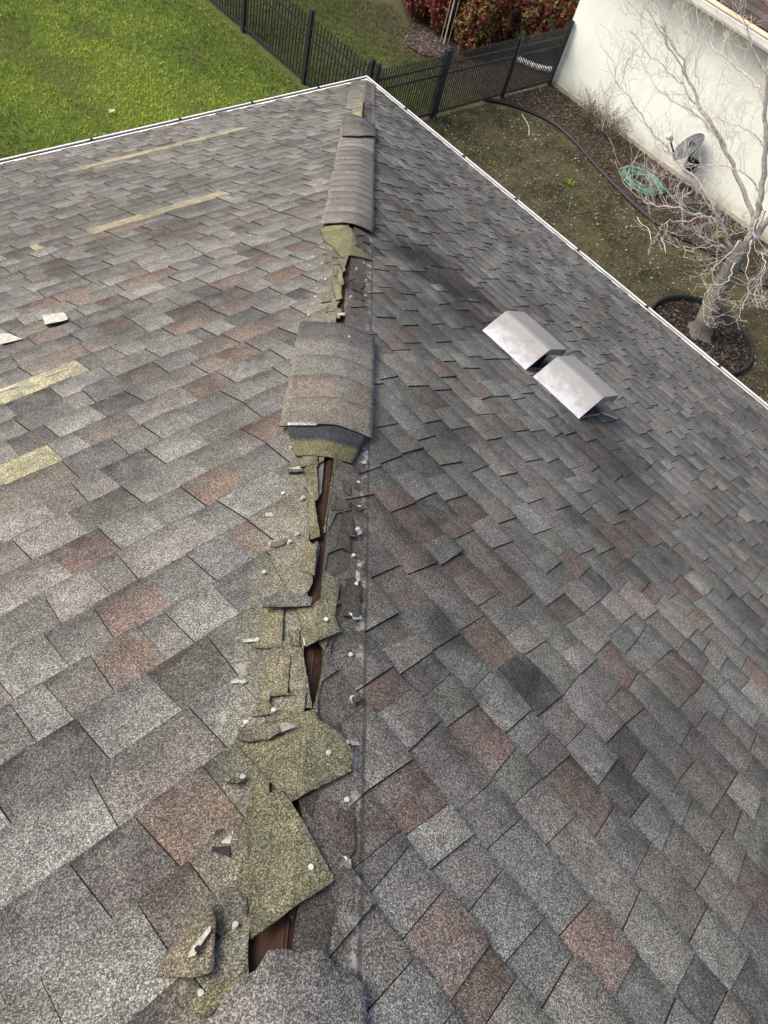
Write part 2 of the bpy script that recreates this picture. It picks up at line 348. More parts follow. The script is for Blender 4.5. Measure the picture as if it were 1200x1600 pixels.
m = MB(); m.add([(-RX,-0.10,-0.12),(-0.10,-0.10,-0.12),(-0.10,-RX,-0.12),(-0.6,-RX,-0.12),(-0.6,-0.6,-0.12),(-RX,-0.6,-0.12)], [(0,1,4,5),(1,2,3,4)])
m.build('soffit', M_WHITE, house)
# K profile gutter: (inset from lip, z)
PROF = [(0.0,0.012),(0.0,0.032),(0.018,0.034),(0.018,0.022),(0.004,0.006),(0.010,-0.060),(0.030,-0.105),(0.118,-0.105),(0.118,-0.008)]
def gutter(side):
    v = []; n = len(PROF)
    for far in (0, 1):
        for o, z in PROF:
            p = (-RX if far else -o, -o, z); v.append(p if side == 'L' else (p[1], p[0], p[2]))
    f = [(i, i+1, n+i+1, n+i) for i in range(n-1)]
    m = MB(); m.add(v, f); g_ = m.build('gutter', M_WHITE, house)
    m = MB()
    a = [(-0.0195,-0.0195,0.022),(-RX,-0.0195,0.022),(-RX,-0.0195,-0.04),(-0.0195,-0.0195,-0.04),(-RX,-0.116,-0.05),(-0.116,-0.116,-0.05)]
    m.add([p if side == 'L' else (p[1],p[0],p[2]) for p in a], [(0,1,2,3),(3,2,4,5)])
    m.build('gutter_shade', M_GUTIN, g_)  # dark sheets behind the lip and on the floor: painted trough shade
    # drip edge: a flat flange from under the shingles, slightly buckled
    m = MB(); k = 60; vs = []
    for i in range(k+1):
        s = -0.05 - (RX-0.06)*i/k; b = 0.004*math.sin(i*1.7) + 0.003*math.sin(i*0.6)
        i0 = 0.056 + b if side == 'L' else 0.050 + b*0.5
        for o, z in ((0.150, 0.068), (0.118, 0.058 + b*0.5), (i0, 0.036 + b*0.6), (i0, 0.012)):
            p = (min(s, -o), -o, z); vs.append(p if side == 'L' else (p[1], p[0], p[2]))
    m.add(vs, [(i*4+j, i*4+j+1, (i+1)*4+j+1, (i+1)*4+j) for i in range(k) for j in range(3)])
    m.build('drip_edge', M_WHITE, g_)
    m = MB()
    return g_
GUT = {s: gutter(s) for s in 'LR'}
hm = None
for side in 'LR':
    for i in range(14):
        s = -0.75 - i*0.93 + rng.uniform(-0.05, 0.05)
        if hm is None:
            m = MB(); m.box((-0.016,-0.075,0.026),(0.016,-0.016,0.038)); m.box((-0.010,-0.034,0.030),(0.010,-0.010,0.044)); hm = mesh('gutter_hanger', m.v, m.f, M_EDGE, m.t)
        o = link('gutter_hanger', hm, GUT[side]); o.location = (s,0,0) if side == 'L' else (0,s,0)
        if side == 'R': o.rotation_euler = (0,0,-math.pi/2); o.scale = (-1,1,1)

# ------------------------------------------------------------------ shingles
E = 0.143
V0 = {'L': 0.0287, 'R': 0.0715}
ANN = [
 ('L','r',6.239,-6.474,-6.339), ('L','r',6.528,-6.492,-6.356), ('L','r',6.676,-6.563,-6.447), ('L','r',6.271,-6.082,-5.958), ('L','r',6.529,-6.128,-6.055),
 ('L','r',7.086,-6.666,-6.537),
 ('L','r',4.178,-5.84,-5.655), ('L','r',3.712,-5.499,-5.357), ('L','r',3.863,-5.532,-5.387), ('L','r',4.583,-5.568,-5.443), ('L','r',4.876,-5.7,-5.561), ('L','r',5.006,-5.443,-5.271), ('L','r',4.999,-5.193,-5.061), ('L','r',5.155,-5.288,-5.149), ('L','r',4.731,-4.893,-4.698), ('L','r',4.873,-5.127,-4.962), ('L','r',5.016,-4.938,-4.751), ('L','r',5.431,-5.411,-5.258), ('L','r',5.552,-5.54,-5.403), ('L','r',5.154,-5.528,-5.411), ('L','r',6.115,-5.79,-5.69), ('L','r',6.25,-6.089,-5.94), ('L','r',4.437,-5.389,-5.214), ('L','r',5.706,-5.765,-5.615), ('L','r',4.641,-4.606,-4.46), ('L','r',4.406,-4.761,-4.666),
 ('L','m',5.4,-5.874,-5.723), ('L','m',5.701,-6.157,-5.985), ('L','m',4.376,-5.631,-5.531), ('L','m',5.003,-6.074,-5.933), ('L','m',4.983,-5.826,-5.706), ('L','m',4.286,-5.3,-5.189), ('L','m',4.571,-5.955,-5.833),
 ('L','d',5.279,-6.236,-6.073), ('L','d',5.543,-6.333,-6.202), ('L','d',5.969,-6.203,-6.052), ('L','d',5.758,-6.261,-6.099), ('L','d',5.05,-6.204,-6.09), ('L','d',5.589,-6.037,-5.9), ('L','d',5.327,-6.006,-5.881),
 ('L','r',3.787,-5.529,-5.369), ('L','r',4.262,-5.297,-5.196), ('L','r',4.399,-5.369,-5.214), ('L','r',3.401,-5.076,-4.969), ('L','r',3.048,-5.034,-4.892), ('L','r',3.621,-4.776,-4.623), ('L','r',3.689,-4.864,-4.735), ('L','r',2.758,-4.549,-4.4), ('L','r',2.322,-4.046,-3.902), ('L','r',1.561,-4.37,-4.214), ('L','r',3.694,-5.492,-5.346),
 ('L','o',5.154,-6.265,-6.033), ('L','o',5.152,-6.055,-5.902), ('L','o',5.676,-6.398,-6.25), ('L','o',5.64,-6.496,-6.399),
 ('L','o',1.241,-4.284,-2.546), ('L','o',3.3,-5.025,-4.061), ('L','o',3.283,-5.377,-5.326), ('L','o',3.265,-5.658,-5.541),
 ('R','r',6.356,-5.946,-5.862), ('R','r',6.265,-6.077,-5.972), ('R','r',5.994,-6.068,-5.965), ('R','r',6.404,-6.146,-6.063), ('R','r',6.247,-6.206,-6.152), ('R','r',6.13,-6.359,-6.235), ('R','r',6.403,-6.484,-6.367), ('R','r',6.658,-6.588,-6.507), ('R','r',6.917,-6.398,-6.337), ('R','r',6.117,-6.097,-6.034),
 ('R','m',6.683,-6.41,-6.355),
 ('R','d',6.545,-6.347,-6.231), ('R','d',6.403,-6.339,-6.285), ('R','d',6.522,-6.114,-6.013), ('R','d',6.656,-6.422,-6.354),
 ('R','b',6.473,-6.616,-6.471),
 ('R','r',5.327,-6.429,-6.265), ('R','r',5.007,-6.447,-6.314), ('R','r',4.574,-6.399,-6.251), ('R','r',4.166,-6.526,-6.412), ('R','r',5.149,-6.698,-6.591), ('R','r',6.0,-6.72,-6.597), ('R','r',5.701,-6.876,-6.74), ('R','r',4.291,-6.811,-6.738), ('R','r',5.295,-7.061,-6.954), ('R','r',5.457,-6.605,-6.542), ('R','r',5.307,-6.786,-6.711),
 ('R','m',4.827,-6.652,-6.489), ('R','m',5.614,-6.624,-6.493), ('R','m',6.042,-6.486,-6.406),
 ('R','r',6.965,-6.616,-6.512), ('R','r',7.087,-6.596,-6.513), ('R','r',7.091,-6.832,-6.721), ('R','r',7.197,-6.895,-6.854), ('R','r',6.686,-6.637,-6.578),
 ('R','d',7.193,-6.633,-6.598), ('R','d',6.931,-6.732,-6.645),
 ('R','r',6.537,-6.871,-6.754), ('R','r',6.819,-7.049,-6.924), ('R','r',6.252,-7.294,-7.179), ('R','r',6.791,-7.201,-7.154),
 ('R','m',6.161,-7.069,-6.965),
 ('R','d',6.302,-6.859,-6.773), ('R','d',6.655,-7.228,-7.146), ('R','d',6.523,-6.722,-6.661), ('R','d',6.518,-6.977,-6.895),
 ('R','r',5.138,-4.899,-4.8), ('R','r',4.716,-4.613,-4.521), ('R','r',3.757,-3.888,-3.65), ('R','r',5.26,-5.39,-5.28), ('R','r',5.222,-5.165,-5.05), ('R','r',5.418,-5.215,-5.121), ('R','r',5.565,-5.568,-5.436), ('R','r',5.148,-5.533,-5.439), ('R','r',4.403,-4.177,-4.115), ('R','r',4.251,-4.902,-4.788), ('R','r',4.297,-4.478,-4.408), ('R','r',3.994,-4.55,-4.425), ('R','r',1.664,-3.126,-3.029), ('R','r',4.564,-5.469,-5.395), ('R','r',3.484,-4.037,-3.905),
 ('R','d',5.007,-5.151,-5.047), ('R','d',4.458,-4.642,-4.527), ('R','d',5.334,-5.305,-5.196), ('R','d',4.835,-4.777,-4.68), ('R','d',4.282,-4.396,-4.274), ('R','d',3.516,-4.473,-4.292), ('R','d',4.231,-4.773,-4.655),
]
# (hip position, gap on the lawn side, gap on the wall side): where the deck shows
HOLE_L = [(5.8429, 0.0207), (6.0412, 0.0209), (6.378, 0.004), (6.5566, 0.0238), (6.8803, 0.0169), (6.9121, 0.0363), (7.2892, 0.0219), (7.4391, 0.0263), (7.8025, 0.0342), (8.0491, 0.0417), (8.1151, 0.0373), (8.2939, 0.0337), (8.4562, 0.0331), (8.6186, 0.0225), (8.692, 0.0197), (8.7917, 0.0185), (8.8769, 0.0031), (8.9433, -0.0086), (9.0631, 0.0023), (9.1332, 0.0176), (9.1806, 0.0335), (9.3189, 0.0554), (9.3449, 0.0536), (9.4169, 0.0416)]
HOLE_R = [(5.8373, -0.0064), (6.0581, -0.0056), (6.3787, 0.0011), (6.5605, 0.004), (6.8813, -0.0014), (7.0382, 0.0034), (7.2879, -0.0039), (7.4417, -0.0004), (7.7989, -0.0077), (8.0434, -0.0114), (8.1083, -0.0128), (8.2952, 0.001), (8.4198, -0.0014), (8.5958, -0.0048), (8.6867, -0.0124), (8.7828, -0.0231), (8.883, -0.0187), (8.9426, -0.0111), (9.0607, -0.0093), (9.1325, 0.0007), (9.1776, -0.0079), (9.3004, -0.0139), (9.3576, -0.0096), (9.4141, -0.0014)]
GAP = [(0.0, 0.008, 0.008), (3.0, 0.008, 0.008), (5.6, 0.012, 0.010)] + [(0.5*(a[0]+b[0]), max(0.004, a[1]), max(0.004, -b[1])) for a, b in zip(HOLE_L, HOLE_R)] + [(9.9, 0.01, 0.01), (14, 0.01, 0.01)]
_gt, _gl, _gr = (np.array(c) for c in zip(*sorted(GAP)))
TONES = {'g': (0.164,0.161,0.147), 'l': (0.192,0.188,0.172), 'd': (0.104,0.102,0.096), 'r': (0.150,0.114,0.096), 'm': (0.158,0.135,0.116), 'b': (0.060,0.058,0.057), 'o': (0.290,0.275,0.170)}
def pick_tone(side, r):
    x = r.random()
    if x < 0.012: return 'r'
    if x < 0.055: return 'm'
    if x < 0.30: return 'd' if r.random() < 0.5 else 'g'
    if x < 0.45: return 'l'
    return 'g'
MISSING_BAR = []
def s_end(side, v):
    # end of the course at the hip, with the torn gap
    t = v*CP*S2
    return -v*CP - S2*float(np.interp(t, _gt, _gl if side == 'L' else _gr))
pieces = []        # (pixel size, side, verts, faces, tones, mats)
rs = random.Random(3)
anns = {}
for side, tone, v, s0, s1 in [x for grp in ANN for x in ([grp] if isinstance(grp[0], str) else grp)]:
    k = int(math.floor((v - V0[side])/E)); anns.setdefault((side, k), []).append((s0, s1, tone))
for side in 'LR':
    for k in range(1, 72):
        vb = V0[side] + E*k; vt = vb + E
        if k == 1: vb = 0.150
        send = s_end(side, vb)
        fixed = sorted(anns.get((side, k), []))
        cuts = []; s = -RX
        ok = []
        for f_ in fixed:
            if ok and f_[0] < ok[-1][1] - 0.01: f_ = (ok[-1][1], f_[1], f_[2])
            if f_[1] - f_[0] > 0.03: ok.append(f_)
        def fill(a, b):
            if cuts and 0 < b - a < 0.06: cuts[-1] = (cuts[-1][0], b, cuts[-1][2]); return
            while b - a > 0.005:
                w = rs.choice((0.075, 0.095, 0.11, 0.13, 0.15, 0.17, 0.20) if side == 'L' else (0.065, 0.08, 0.095, 0.11, 0.13, 0.15, 0.18))*rs.uniform(0.9, 1.1)
                if b - a - w < 0.06: w = b - a
                if w > 0.24: w = w/2
                cuts.append((a, a+w, pick_tone(side, rs))); a += w
        for f_ in ok:
            fill(s, f_[0]); cuts.append(f_); s = f_[1]
        if send + 0.25 > s: fill(s, send + 0.25)
        par = rs.random() < 0.5; taper = [rs.choice((-1, 1))*rs.uniform(0.000, 0.007) for _ in range(len(cuts)+1)]
        wob = rs.uniform(-0.002, 0.002)
        for i, (a, b, tn) in enumerate(cuts):
            if a > send + 0.02: continue
            mid = view_px(SPt(side, min(0.5*(a+b), send), vb + E/2))
            mp_ = SPt(side, min(0.5*(a+b), send), vb + E/2)
            near = (mp_[0]-CAM_POS[0])**2 + (mp_[1]-CAM_POS[1])**2 < 3.2**2
            if not near and (mid is None or not (-900 < mid[0] < 2100 and -60 < mid[1] < 2350)): continue
            tooth = (i % 2 == 0) == par
            th = 0.0040 if tooth else 0.0
            if tn == 'o': th = 0.0008
            th += rs.uniform(-0.0005, 0.0012)
            lift = 0.0
            if tn != 'o' and rs.random() < 0.34: lift = rs.uniform(0.0015, 0.005)
            ga = rs.uniform(0.002, 0.004) if rs.random() < 0.025 else 0.0008; gb = 0.0008
            la, lb = lift*rs.random(), lift*rs.random()
            base = np.array(TONES[tn])*rs.uniform(0.91, 1.09) if tn != 'o' else np.array(TONES[tn])*rs.uniform(0.95, 1.1)
            base = base + np.array((rs.uniform(-.006,.008), 0, rs.uniform(-.007,.005)))
            fade = rs.uniform(0.40, 0.80) if tn not in 'ob' else 0.0     # tone gets darker towards the butt
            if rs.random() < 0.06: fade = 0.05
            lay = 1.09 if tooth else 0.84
            tops, tones = [], []
            rows = (0.0, 0.07, 0.42, 1.0, 1.17)
            bad = False; wmax = 0
            for ri, rr in enumerate(rows):
                v = vb + (vt-vb)*rr; se = s_end(side, v)
                ta, tb = taper[i]*(rr-0.5)*2, taper[i+1]*(rr-0.5)*2
                sa, sb = a + ga + ta, b - gb + tb
                if tn in 'o': sa, sb = a, b
                sb = min(sb, se); sa = min(sa, sb - 0.0015); wmax = max(wmax, sb-sa)
                hb = 0.0072*(1-rr) + th
                if rr > 1.0: hb -= 0.001
                for ci, cc in enumerate((0.0, 0.5, 1.0)):
                    sx = sa + (sb-sa)*cc
                    jv = 0.0022*noise.noise((sx*9, v*9, 1.0 if side == 'L' else 5.0)) + wob if ri == 0 else 0.0
                    lf = (la*(1-cc) + lb*cc + (lift*0.4 if cc == 0.5 else 0))*max(0, 1-rr)**1.5
                    tops.append(SPt(side, sx, v + jv, hb + lf + 0.0009*noise.noise((sx*6, v*6, 3.3))))
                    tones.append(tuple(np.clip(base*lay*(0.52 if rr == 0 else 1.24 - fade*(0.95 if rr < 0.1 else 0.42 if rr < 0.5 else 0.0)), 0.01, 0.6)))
            if wmax < 0.006: continue
            nT = len(tops); ring = [0,1,2,5,8,11,14,13,12,9,6,3]
            dz = 0.0050 + max(0.0, th)
            nx, nz = SP*dz, CP*dz
            low = [(tops[j][0] - (nx if side == 'R' else 0), tops[j][1] - (nx if side == 'L' else 0), tops[j][2] - nz) for j in ring]
            F = []; Mi = []
            for r_ in range(4):
                for c_ in range(2):
                    q4 = (r_*3+c_, r_*3+c_+1, (r_+1)*3+c_+1, (r_+1)*3+c_); F.append(q4 if side == 'R' else q4); Mi.append(0)
            for j in range(len(ring)):
                F.append((ring[j], nT+j, nT+(j+1) % len(ring), ring[(j+1) % len(ring)])); Mi.append(1)
            if side == 'L': F = [tuple(reversed(q4)) for q4 in F]; F = [tuple(reversed(q4)) for q4 in F]
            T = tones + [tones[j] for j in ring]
            pa, pb, pc = view_px(tops[0]), view_px(tops[2]), view_px(tops[9])
            size = 0
            if mid and pa and pb and pc and 0 < mid[0] < 1200 and 0 < mid[1] < 1600:
                size = abs((pb[0]-pa[0])*(pc[1]-pa[1]) - (pb[1]-pa[1])*(pc[0]-pa[0]))
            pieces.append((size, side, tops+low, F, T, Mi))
pieces.sort(key=lambda p: -p[0])
rest = MB()
for i, (size, side, V, F, T, Mi) in enumerate(pieces):
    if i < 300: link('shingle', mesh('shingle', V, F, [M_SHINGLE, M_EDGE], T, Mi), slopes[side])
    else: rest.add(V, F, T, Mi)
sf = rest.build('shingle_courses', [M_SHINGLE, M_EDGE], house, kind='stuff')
print('shingles', len(pieces))

# ------------------------------------------------------------------ hip: caps, torn fragments, nails
hip = link('hip', None, house, label='torn hip line with most of its caps blown off')
def HP(t, d, h=0.0, r=0.012):
    return (-(t+d)/S2, -(t-d)/S2, (t - math.sqrt(d*d + r*r))/S2*TP + h)
def cap(t0, t1, wl, wr, h0, h1, r, tone, th=0.006, nd=12, nt=4, name='hip_cap', tonef=None, edge=None, parent=None, jag=0.003):
    seed = rng.uniform(0, 99); top, T = [], []
    for i in range(nt+1):
        u = i/nt
        for j in range(nd+1):
            a = j/nd; w = -wr + (wl+wr)*a; tt = t0 + (t1-t0)*u
            if edge: tt, w = edge(u, a, tt, w)
            if i in (0, nt): tt += jag*noise.noise((w*30, seed, i))
            if j in (0, nd): w += jag*noise.noise((tt*14, seed, j))
            hh = h0 + (h1-h0)*u + 0.002*noise.noise((tt*9, w*12, seed))
            top.append(HP(tt, w, hh, r)); T.append(tonef(u, a) if tonef else tone)
    n = len(top); low = [(p[0], p[1], p[2]-th) for p in top]; W = nd+1
    F = [(i*W+j, i*W+j+1, (i+1)*W+j+1, (i+1)*W+j) for i in range(nt) for j in range(nd)]; Mi = [0]*len(F)
    ring = list(range(W)) + [i*W+nd for i in range(1, nt+1)] + [nt*W+j for j in range(nd-1, -1, -1)] + [i*W for i in range(nt-1, 0, -1)]
    for a_, b_ in zip(ring, ring[1:]+ring[:1]): F.append((a_, n+a_, n+b_, b_)); Mi.append(1)
    F += [tuple(n+x for x in reversed(f)) for f in F[:nt*nd]]; Mi += [1]*(nt*nd)
    me = mesh(name, top+low, F, [M_CAP, M_EDGE], T+T, Mi, True)
    return link(name, me, parent or hip)
def gtone(k=1.0, red=0.0):
    b = np.array((0.165,0.156,0.140))*k*rng.uniform(0.88, 1.12); return tuple(b*(1-red) + np.array((0.16,0.105,0.085))*red)
# caps still in place at the eave
for i in range(10):
    t1 = 0.30 + 0.143*i; tn = gtone(1.15)
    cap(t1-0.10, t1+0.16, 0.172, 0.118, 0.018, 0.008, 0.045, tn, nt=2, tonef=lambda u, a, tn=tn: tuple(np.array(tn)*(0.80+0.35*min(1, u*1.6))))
# the long run of caps lifted off as one strip
for i in range(21):
    t1 = 2.82 + 0.143*i; tn = gtone(1.22 if i > 1 else 0.55); last = i == 20
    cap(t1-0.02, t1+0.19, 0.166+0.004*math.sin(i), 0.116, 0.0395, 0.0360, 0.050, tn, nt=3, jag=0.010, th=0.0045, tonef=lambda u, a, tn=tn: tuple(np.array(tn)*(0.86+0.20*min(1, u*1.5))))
def nar(u, a, tt, w): return tt, w*(1-0.32*u) + 0.010*u
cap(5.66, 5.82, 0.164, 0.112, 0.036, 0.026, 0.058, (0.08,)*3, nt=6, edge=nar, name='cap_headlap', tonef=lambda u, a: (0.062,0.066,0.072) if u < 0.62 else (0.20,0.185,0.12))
def pk(u, a, tt, w): return tt + 0.40*(1-u)*max(0, 0.75-a)*1.0, w
cap(2.66, 3.10, 0.170, 0.120, 0.052, 0.046, 0.060, (0.105,0.103,0.102), nt=3, edge=pk)
cap(3.16, 3.34, -0.100, 0.165, 0.012, 0.006, 0.02, (0.075,)*3, nt=2, nd=4)
# the wide strip of caps half way
MT = [((0.098,0.096,0.094), 0), ((0.165,0.158,0.140), 0), ((0.160,0.154,0.138), 0.1), ((0.172,0.145,0.121), 1), ((0.165,0.152,0.126), 0.3)]
for i, (c, red) in enumerate(MT):
    ta = 7.17 + 0.150*i; tb = ta + (0.21 if i < 4 else 0.155)
    def mt(u, a, c=c, red=red):
        k = np.array(c)
        if red == 1 and a < 0.45: k = np.array((0.160,0.152,0.134))*min(1, a/0.45) + k*(1-min(1, a/0.45)) if a > 0.2 else np.array((0.158,0.128,0.108))
        return tuple(k*(0.93 + 0.12*min(1, u*1.4)))
    def me_(u, a, tt, w, i=i): return tt - (0.03*(1-u)*(a-0.5) if i == 0 else 0) + 0.010*math.sin(a*3.1+i), w*(1.07 - 0.012*i)
    cap(ta-0.012, tb, 0.158+0.003*math.sin(i*2.3), 0.122, 0.0335+0.001*i, 0.0315+0.0005*i, 0.050, c, nt=5, nd=16, edge=me_, tonef=mt, th=0.005, jag=0.006)
def nar2(u, a, tt, w): return tt + 0.02*u, w*(1-0.40*u) + 0.006*u
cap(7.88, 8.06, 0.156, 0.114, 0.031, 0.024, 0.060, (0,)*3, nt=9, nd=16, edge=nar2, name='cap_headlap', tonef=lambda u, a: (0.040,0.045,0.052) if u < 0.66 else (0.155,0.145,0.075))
cap(7.915, 7.930, 0.140, -0.052, 0.0375, 0.0365, 0.060, (0.42,0.42,0.40), nt=1, nd=8, name='sealant_strip', th=0.002)
# the big cap at the very front
def fg_edge(u, a, tt, w):
    return tt + (1-u)*(0.95*max(0, w-0.028) + (0.015 if w > 0.033 else 0) + 0.035*max(0, 0.30-a)*3 + 0.012*noise.noise((w*40, 2.2, 0))), w
cap(9.352, 10.0, 0.150, 0.128, 0.020, 0.026, 0.030, (0.166,0.160,0.150), nt=10, nd=20, edge=fg_edge, th=0.007, jag=0.006)

def shard(poly, h=0.008, th=0.0045, tone=(0.19,0.178,0.10), r=0.012, curl=None, name='cap_fragment', parent=None, mats=None, grid=0.035, rough=0.0015, **props):
    fine = []; rgd = random.Random(int(poly[0][0]*1e4) + len(poly)); C = np.mean(np.array(poly), 0)
    for (a0, b0), (a1, b1) in zip(poly, list(poly[1:])+[poly[0]]):
        Ln = math.hypot(a1-a0, b1-b0); k = max(1, int(Ln/0.009)); torn = rgd.random() < 0.25; amp_ = min(0.0011, Ln*0.05) if torn else 0.0005
        for j in range(k):
            u = j/k; g1 = rgd.gauss(0, amp_) + (0.0025*noise.noise((a0*40+u*Ln*35, b0*40, 1.1)) if torn else 0)
            fine.append((a0+(a1-a0)*u + g1*(b1-b0)/max(Ln,1e-6)*(0 if j == 0 else 1), b0+(b1-b0)*u - g1*(a1-a0)/max(Ln,1e-6)*(0 if j == 0 else 1)))
    poly = fine
    bm = bmesh.new(); vs = [bm.verts.new((t, d, 0)) for t, d in poly]; bm.faces.new(vs)
    P = np.array(poly); lo, hi = P.min(0), P.max(0); cuts = []
    x = math.ceil(lo[0]/grid)*grid
    while x < hi[0]: cuts.append(((x,0,0),(1,0,0))); x += grid
    y = math.ceil(lo[1]/grid)*grid
    while y < hi[1]: cuts.append(((0,y,0),(0,1,0))); y += grid
    for co, no in cuts: bmesh.ops.bisect_plane(bm, geom=bm.verts[:]+bm.edges[:]+bm.faces[:], plane_co=co, plane_no=no, dist=1e-5)
    bmesh.ops.recalc_face_normals(bm, faces=bm.faces[:])
    bm.verts.index_update(); sd_ = rng.uniform(0, 50)
    top, T = [], []
    bound = {v.index for e_ in bm.edges if e_.is_boundary for v in e_.verts}
    for v in bm.verts:
        t, d = v.co.x, v.co.y
        
        c = curl(v.co.x, v.co.y) if curl else 0.0
        top.append(HP(t, d, h + c + rough*noise.noise((t*20, d*20, sd_)), r))
        k = (1 + 0.22*noise.noise((t*9, d*9, sd_)))*(0.72 if v.index in bound else 1.0); T.append(tuple(np.array(tone)*k))
    n = len(top); low = [(p[0], p[1], p[2]-th) for p in top]
    F = [tuple(v.index for v in f.verts) for f in bm.faces]
    ref = [(f, 1 if bm.faces[0].normal.z > 0 else -1) for f in ()]
    Mi = [0]*len(F); nF = len(F); F += [tuple(n+x for x in reversed(f)) for f in F]; Mi += [1]*nF
    for e_ in bm.edges:
        if e_.is_boundary: a, b = e_.verts[0].index, e_.verts[1].index; F.append((a, b, n+b, n+a)); Mi.append(1)
    bm.free()
    me = mesh(name, top+low, F, mats or [M_CAP, M_EDGE], T+T, Mi)
    return link(name, me, parent or hip, **props)
OL = (0.176,0.170,0.106); OL2 = (0.168,0.160,0.119); BR = (0.085,0.074,0.062); GY = (0.135,0.130,0.118)
def ramp_curl(t0, d0, gx, gy, amt, p=1.5):
    return lambda t, d: amt*max(0.0, gx*(t-t0) + gy*(d-d0))**p
# near the eave
shard([(1.7011, 0.1249), (1.7686, 0.0192), (3.2489, -0.0004), (3.2165, 0.0666)], 0.010, tone=(0.24,0.225,0.12))
# below the long run
shard([(5.9184, 0.1656), (5.7972, 0.1058), (5.9364, 0.0081), (6.1555, -0.0402), (6.2711, -0.1158), (6.3218, -0.0442), (6.3689, 0.0043), (6.388, 0.0419), (6.2287, 0.0849), (6.1169, 0.1375)], 0.016, tone=(0.225,0.21,0.115))
shard([(2.6663, 0.1636), (3.1896, 0.0109), (3.1282, -0.1167), (3.3618, -0.1177), (3.6539, 0.0166), (3.615, 0.1531)], 0.056, th=0.006, tone=(0.135,0.131,0.122), r=0.05)
shard([(5.7899, 0.1331), (5.8429, 0.0207), (5.9982, 0.0223), (6.0014, 0.0959), (5.9252, 0.1389)], 0.012, tone=OL2)
shard([(6.5232, 0.0649), (6.5119, 0.0369), (6.7338, 0.0145), (6.7375, 0.0359)], 0.012, tone=(0.24,0.225,0.12))
shard([(6.7083, 0.0699), (6.7303, 0.0335), (6.9015, 0.0161), (6.9186, 0.0386)], 0.013, tone=(0.23,0.215,0.115))
shard([(6.3665, 0.0575), (6.388, 0.0419), (6.5505, 0.0128), (6.5816, 0.0229)], 0.012, tone=(0.23,0.215,0.12))
shard([(7.0589, 0.0795), (6.9669, 0.0364), (7.2776, 0.0248), (7.2451, 0.0545)], 0.010, tone=OL2)
shard([(6.7738, 0.0024), (6.8839, -0.0162), (7.0976, -0.0042), (6.9718, 0.0058)], 0.010, tone=(0.16,0.15,0.09))
# between the wide strip and the camera
shard([(8.0502, 0.0796), (8.0457, 0.0419), (8.2831, 0.0246), (8.2939, 0.0337), (8.2155, 0.0595)], 0.012, tone=OL)
shard([(8.046, 0.0383), (8.0505, 0.02), (8.0999, 0.0207), (8.1153, 0.0338)], 0.008, tone=OL)
shard([(8.2875, 0.0539), (8.2911, 0.0339), (8.4375, 0.01), (8.4515, 0.0319), (8.3815, 0.0434)], 0.015, tone=OL, curl=ramp_curl(8.2, 0, 0, 1, 0.3))
shard([(8.0624, -0.0084), (8.0619, -0.0184), (8.3279, -0.0044), (8.4189, -0.003), (8.4205, 0.0018)], 0.010, tone=(0.15,0.14,0.085))
shard([(8.5084, 0.1237), (8.4243, 0.0432), (8.4563, 0.0316), (8.5958, 0.0156), (8.6227, 0.0221), (8.6489, 0.0369), (8.6366, 0.0632)], 0.010, tone=OL2)
shard([(8.5563, -0.0069), (8.5817, -0.0486), (8.6867, -0.0397), (8.7286, -0.057), (8.7917, 0.0159), (8.6861, 0.0433), (8.6785, 0.0152), (8.6514, -0.0039), (8.5958, -0.0048)], 0.017, tone=OL)
shard([(8.6917, 0.1184), (8.6624, 0.118), (8.6407, 0.0656), (8.655, 0.0142), (8.6804, 0.0164)], 0.026, th=0.005, tone=GY, curl=lambda t, d: 0.012*max(0, d-0.06)/0.06)
shard([(8.7714, 0.1402), (8.8228, 0.0888), (8.7477, 0.0326), (8.9362, -0.008), (8.9388, 0.0032), (8.8427, 0.0839)], 0.009, tone=OL2)
shard([(8.7874, -0.0249), (8.7487, -0.043), (8.8985, -0.0185), (8.9533, -0.0185), (8.9447, -0.0087), (8.885, -0.0175)], 0.010, tone=(0.15,0.14,0.085))
shard([(8.7706, -0.0093), (8.7537, -0.03), (8.7907, -0.0251)], 0.008, tone=OL)
shard([(9.0187, 0.1265), (8.9863, 0.0903), (8.9433, -0.0086), (8.964, -0.0257), (8.9789, -0.0671), (9.0106, -0.092), (9.0518, -0.0908), (9.1331, 0.0165)], 0.020, tone=OL, r=0.02)
shard([(9.0187, 0.1242), (8.9982, 0.1215), (8.9819, 0.0791), (8.9841, 0.0554), (9.0031, 0.0487), (9.0171, 0.0666), (9.0236, 0.1084)], 0.034, th=0.006, tone=OL2, curl=lambda t, d: 0.008*math.sin(d*60))
shard([(8.9827, 0.0579), (8.9794, 0.0372), (8.9887, 0.0201), (8.9974, 0.0377), (9.0045, 0.0508)], 0.028, th=0.004, mats=[M_TORN, M_TORN], name='torn_felt')
shard([(9.1495, 0.0866), (9.1094, 0.0371), (9.1308, 0.0157), (9.2465, -0.0685), (9.2523, -0.0633), (9.2893, -0.0149), (9.3457, 0.0516)], 0.022, th=0.006, tone=OL, r=0.02, curl=lambda t, d: 0.02*max(0, d-0.02)/0.06)
shard([(9.1233, 0.0015), (9.0998, -0.0304), (9.175, -0.0211), (9.166, -0.0113)], 0.010, tone=BR)
shard([(9.101, -0.0305), (9.0575, -0.0834), (9.0888, -0.0996), (9.1917, -0.1039), (9.2412, -0.0704), (9.1771, -0.0213)], 0.009, tone=(0.105,0.085,0.075))
shard([(9.2893, -0.0149), (9.2473, -0.0763), (9.2674, -0.0795), (9.3296, -0.0646), (9.367, -0.0598), (9.3603, -0.0079)], 0.012, tone=BR)
shard([(9.3051, 0.0008), (9.2897, -0.0119), (9.3147, -0.0082)], 0.004, tone=(0.07,0.065,0.06))
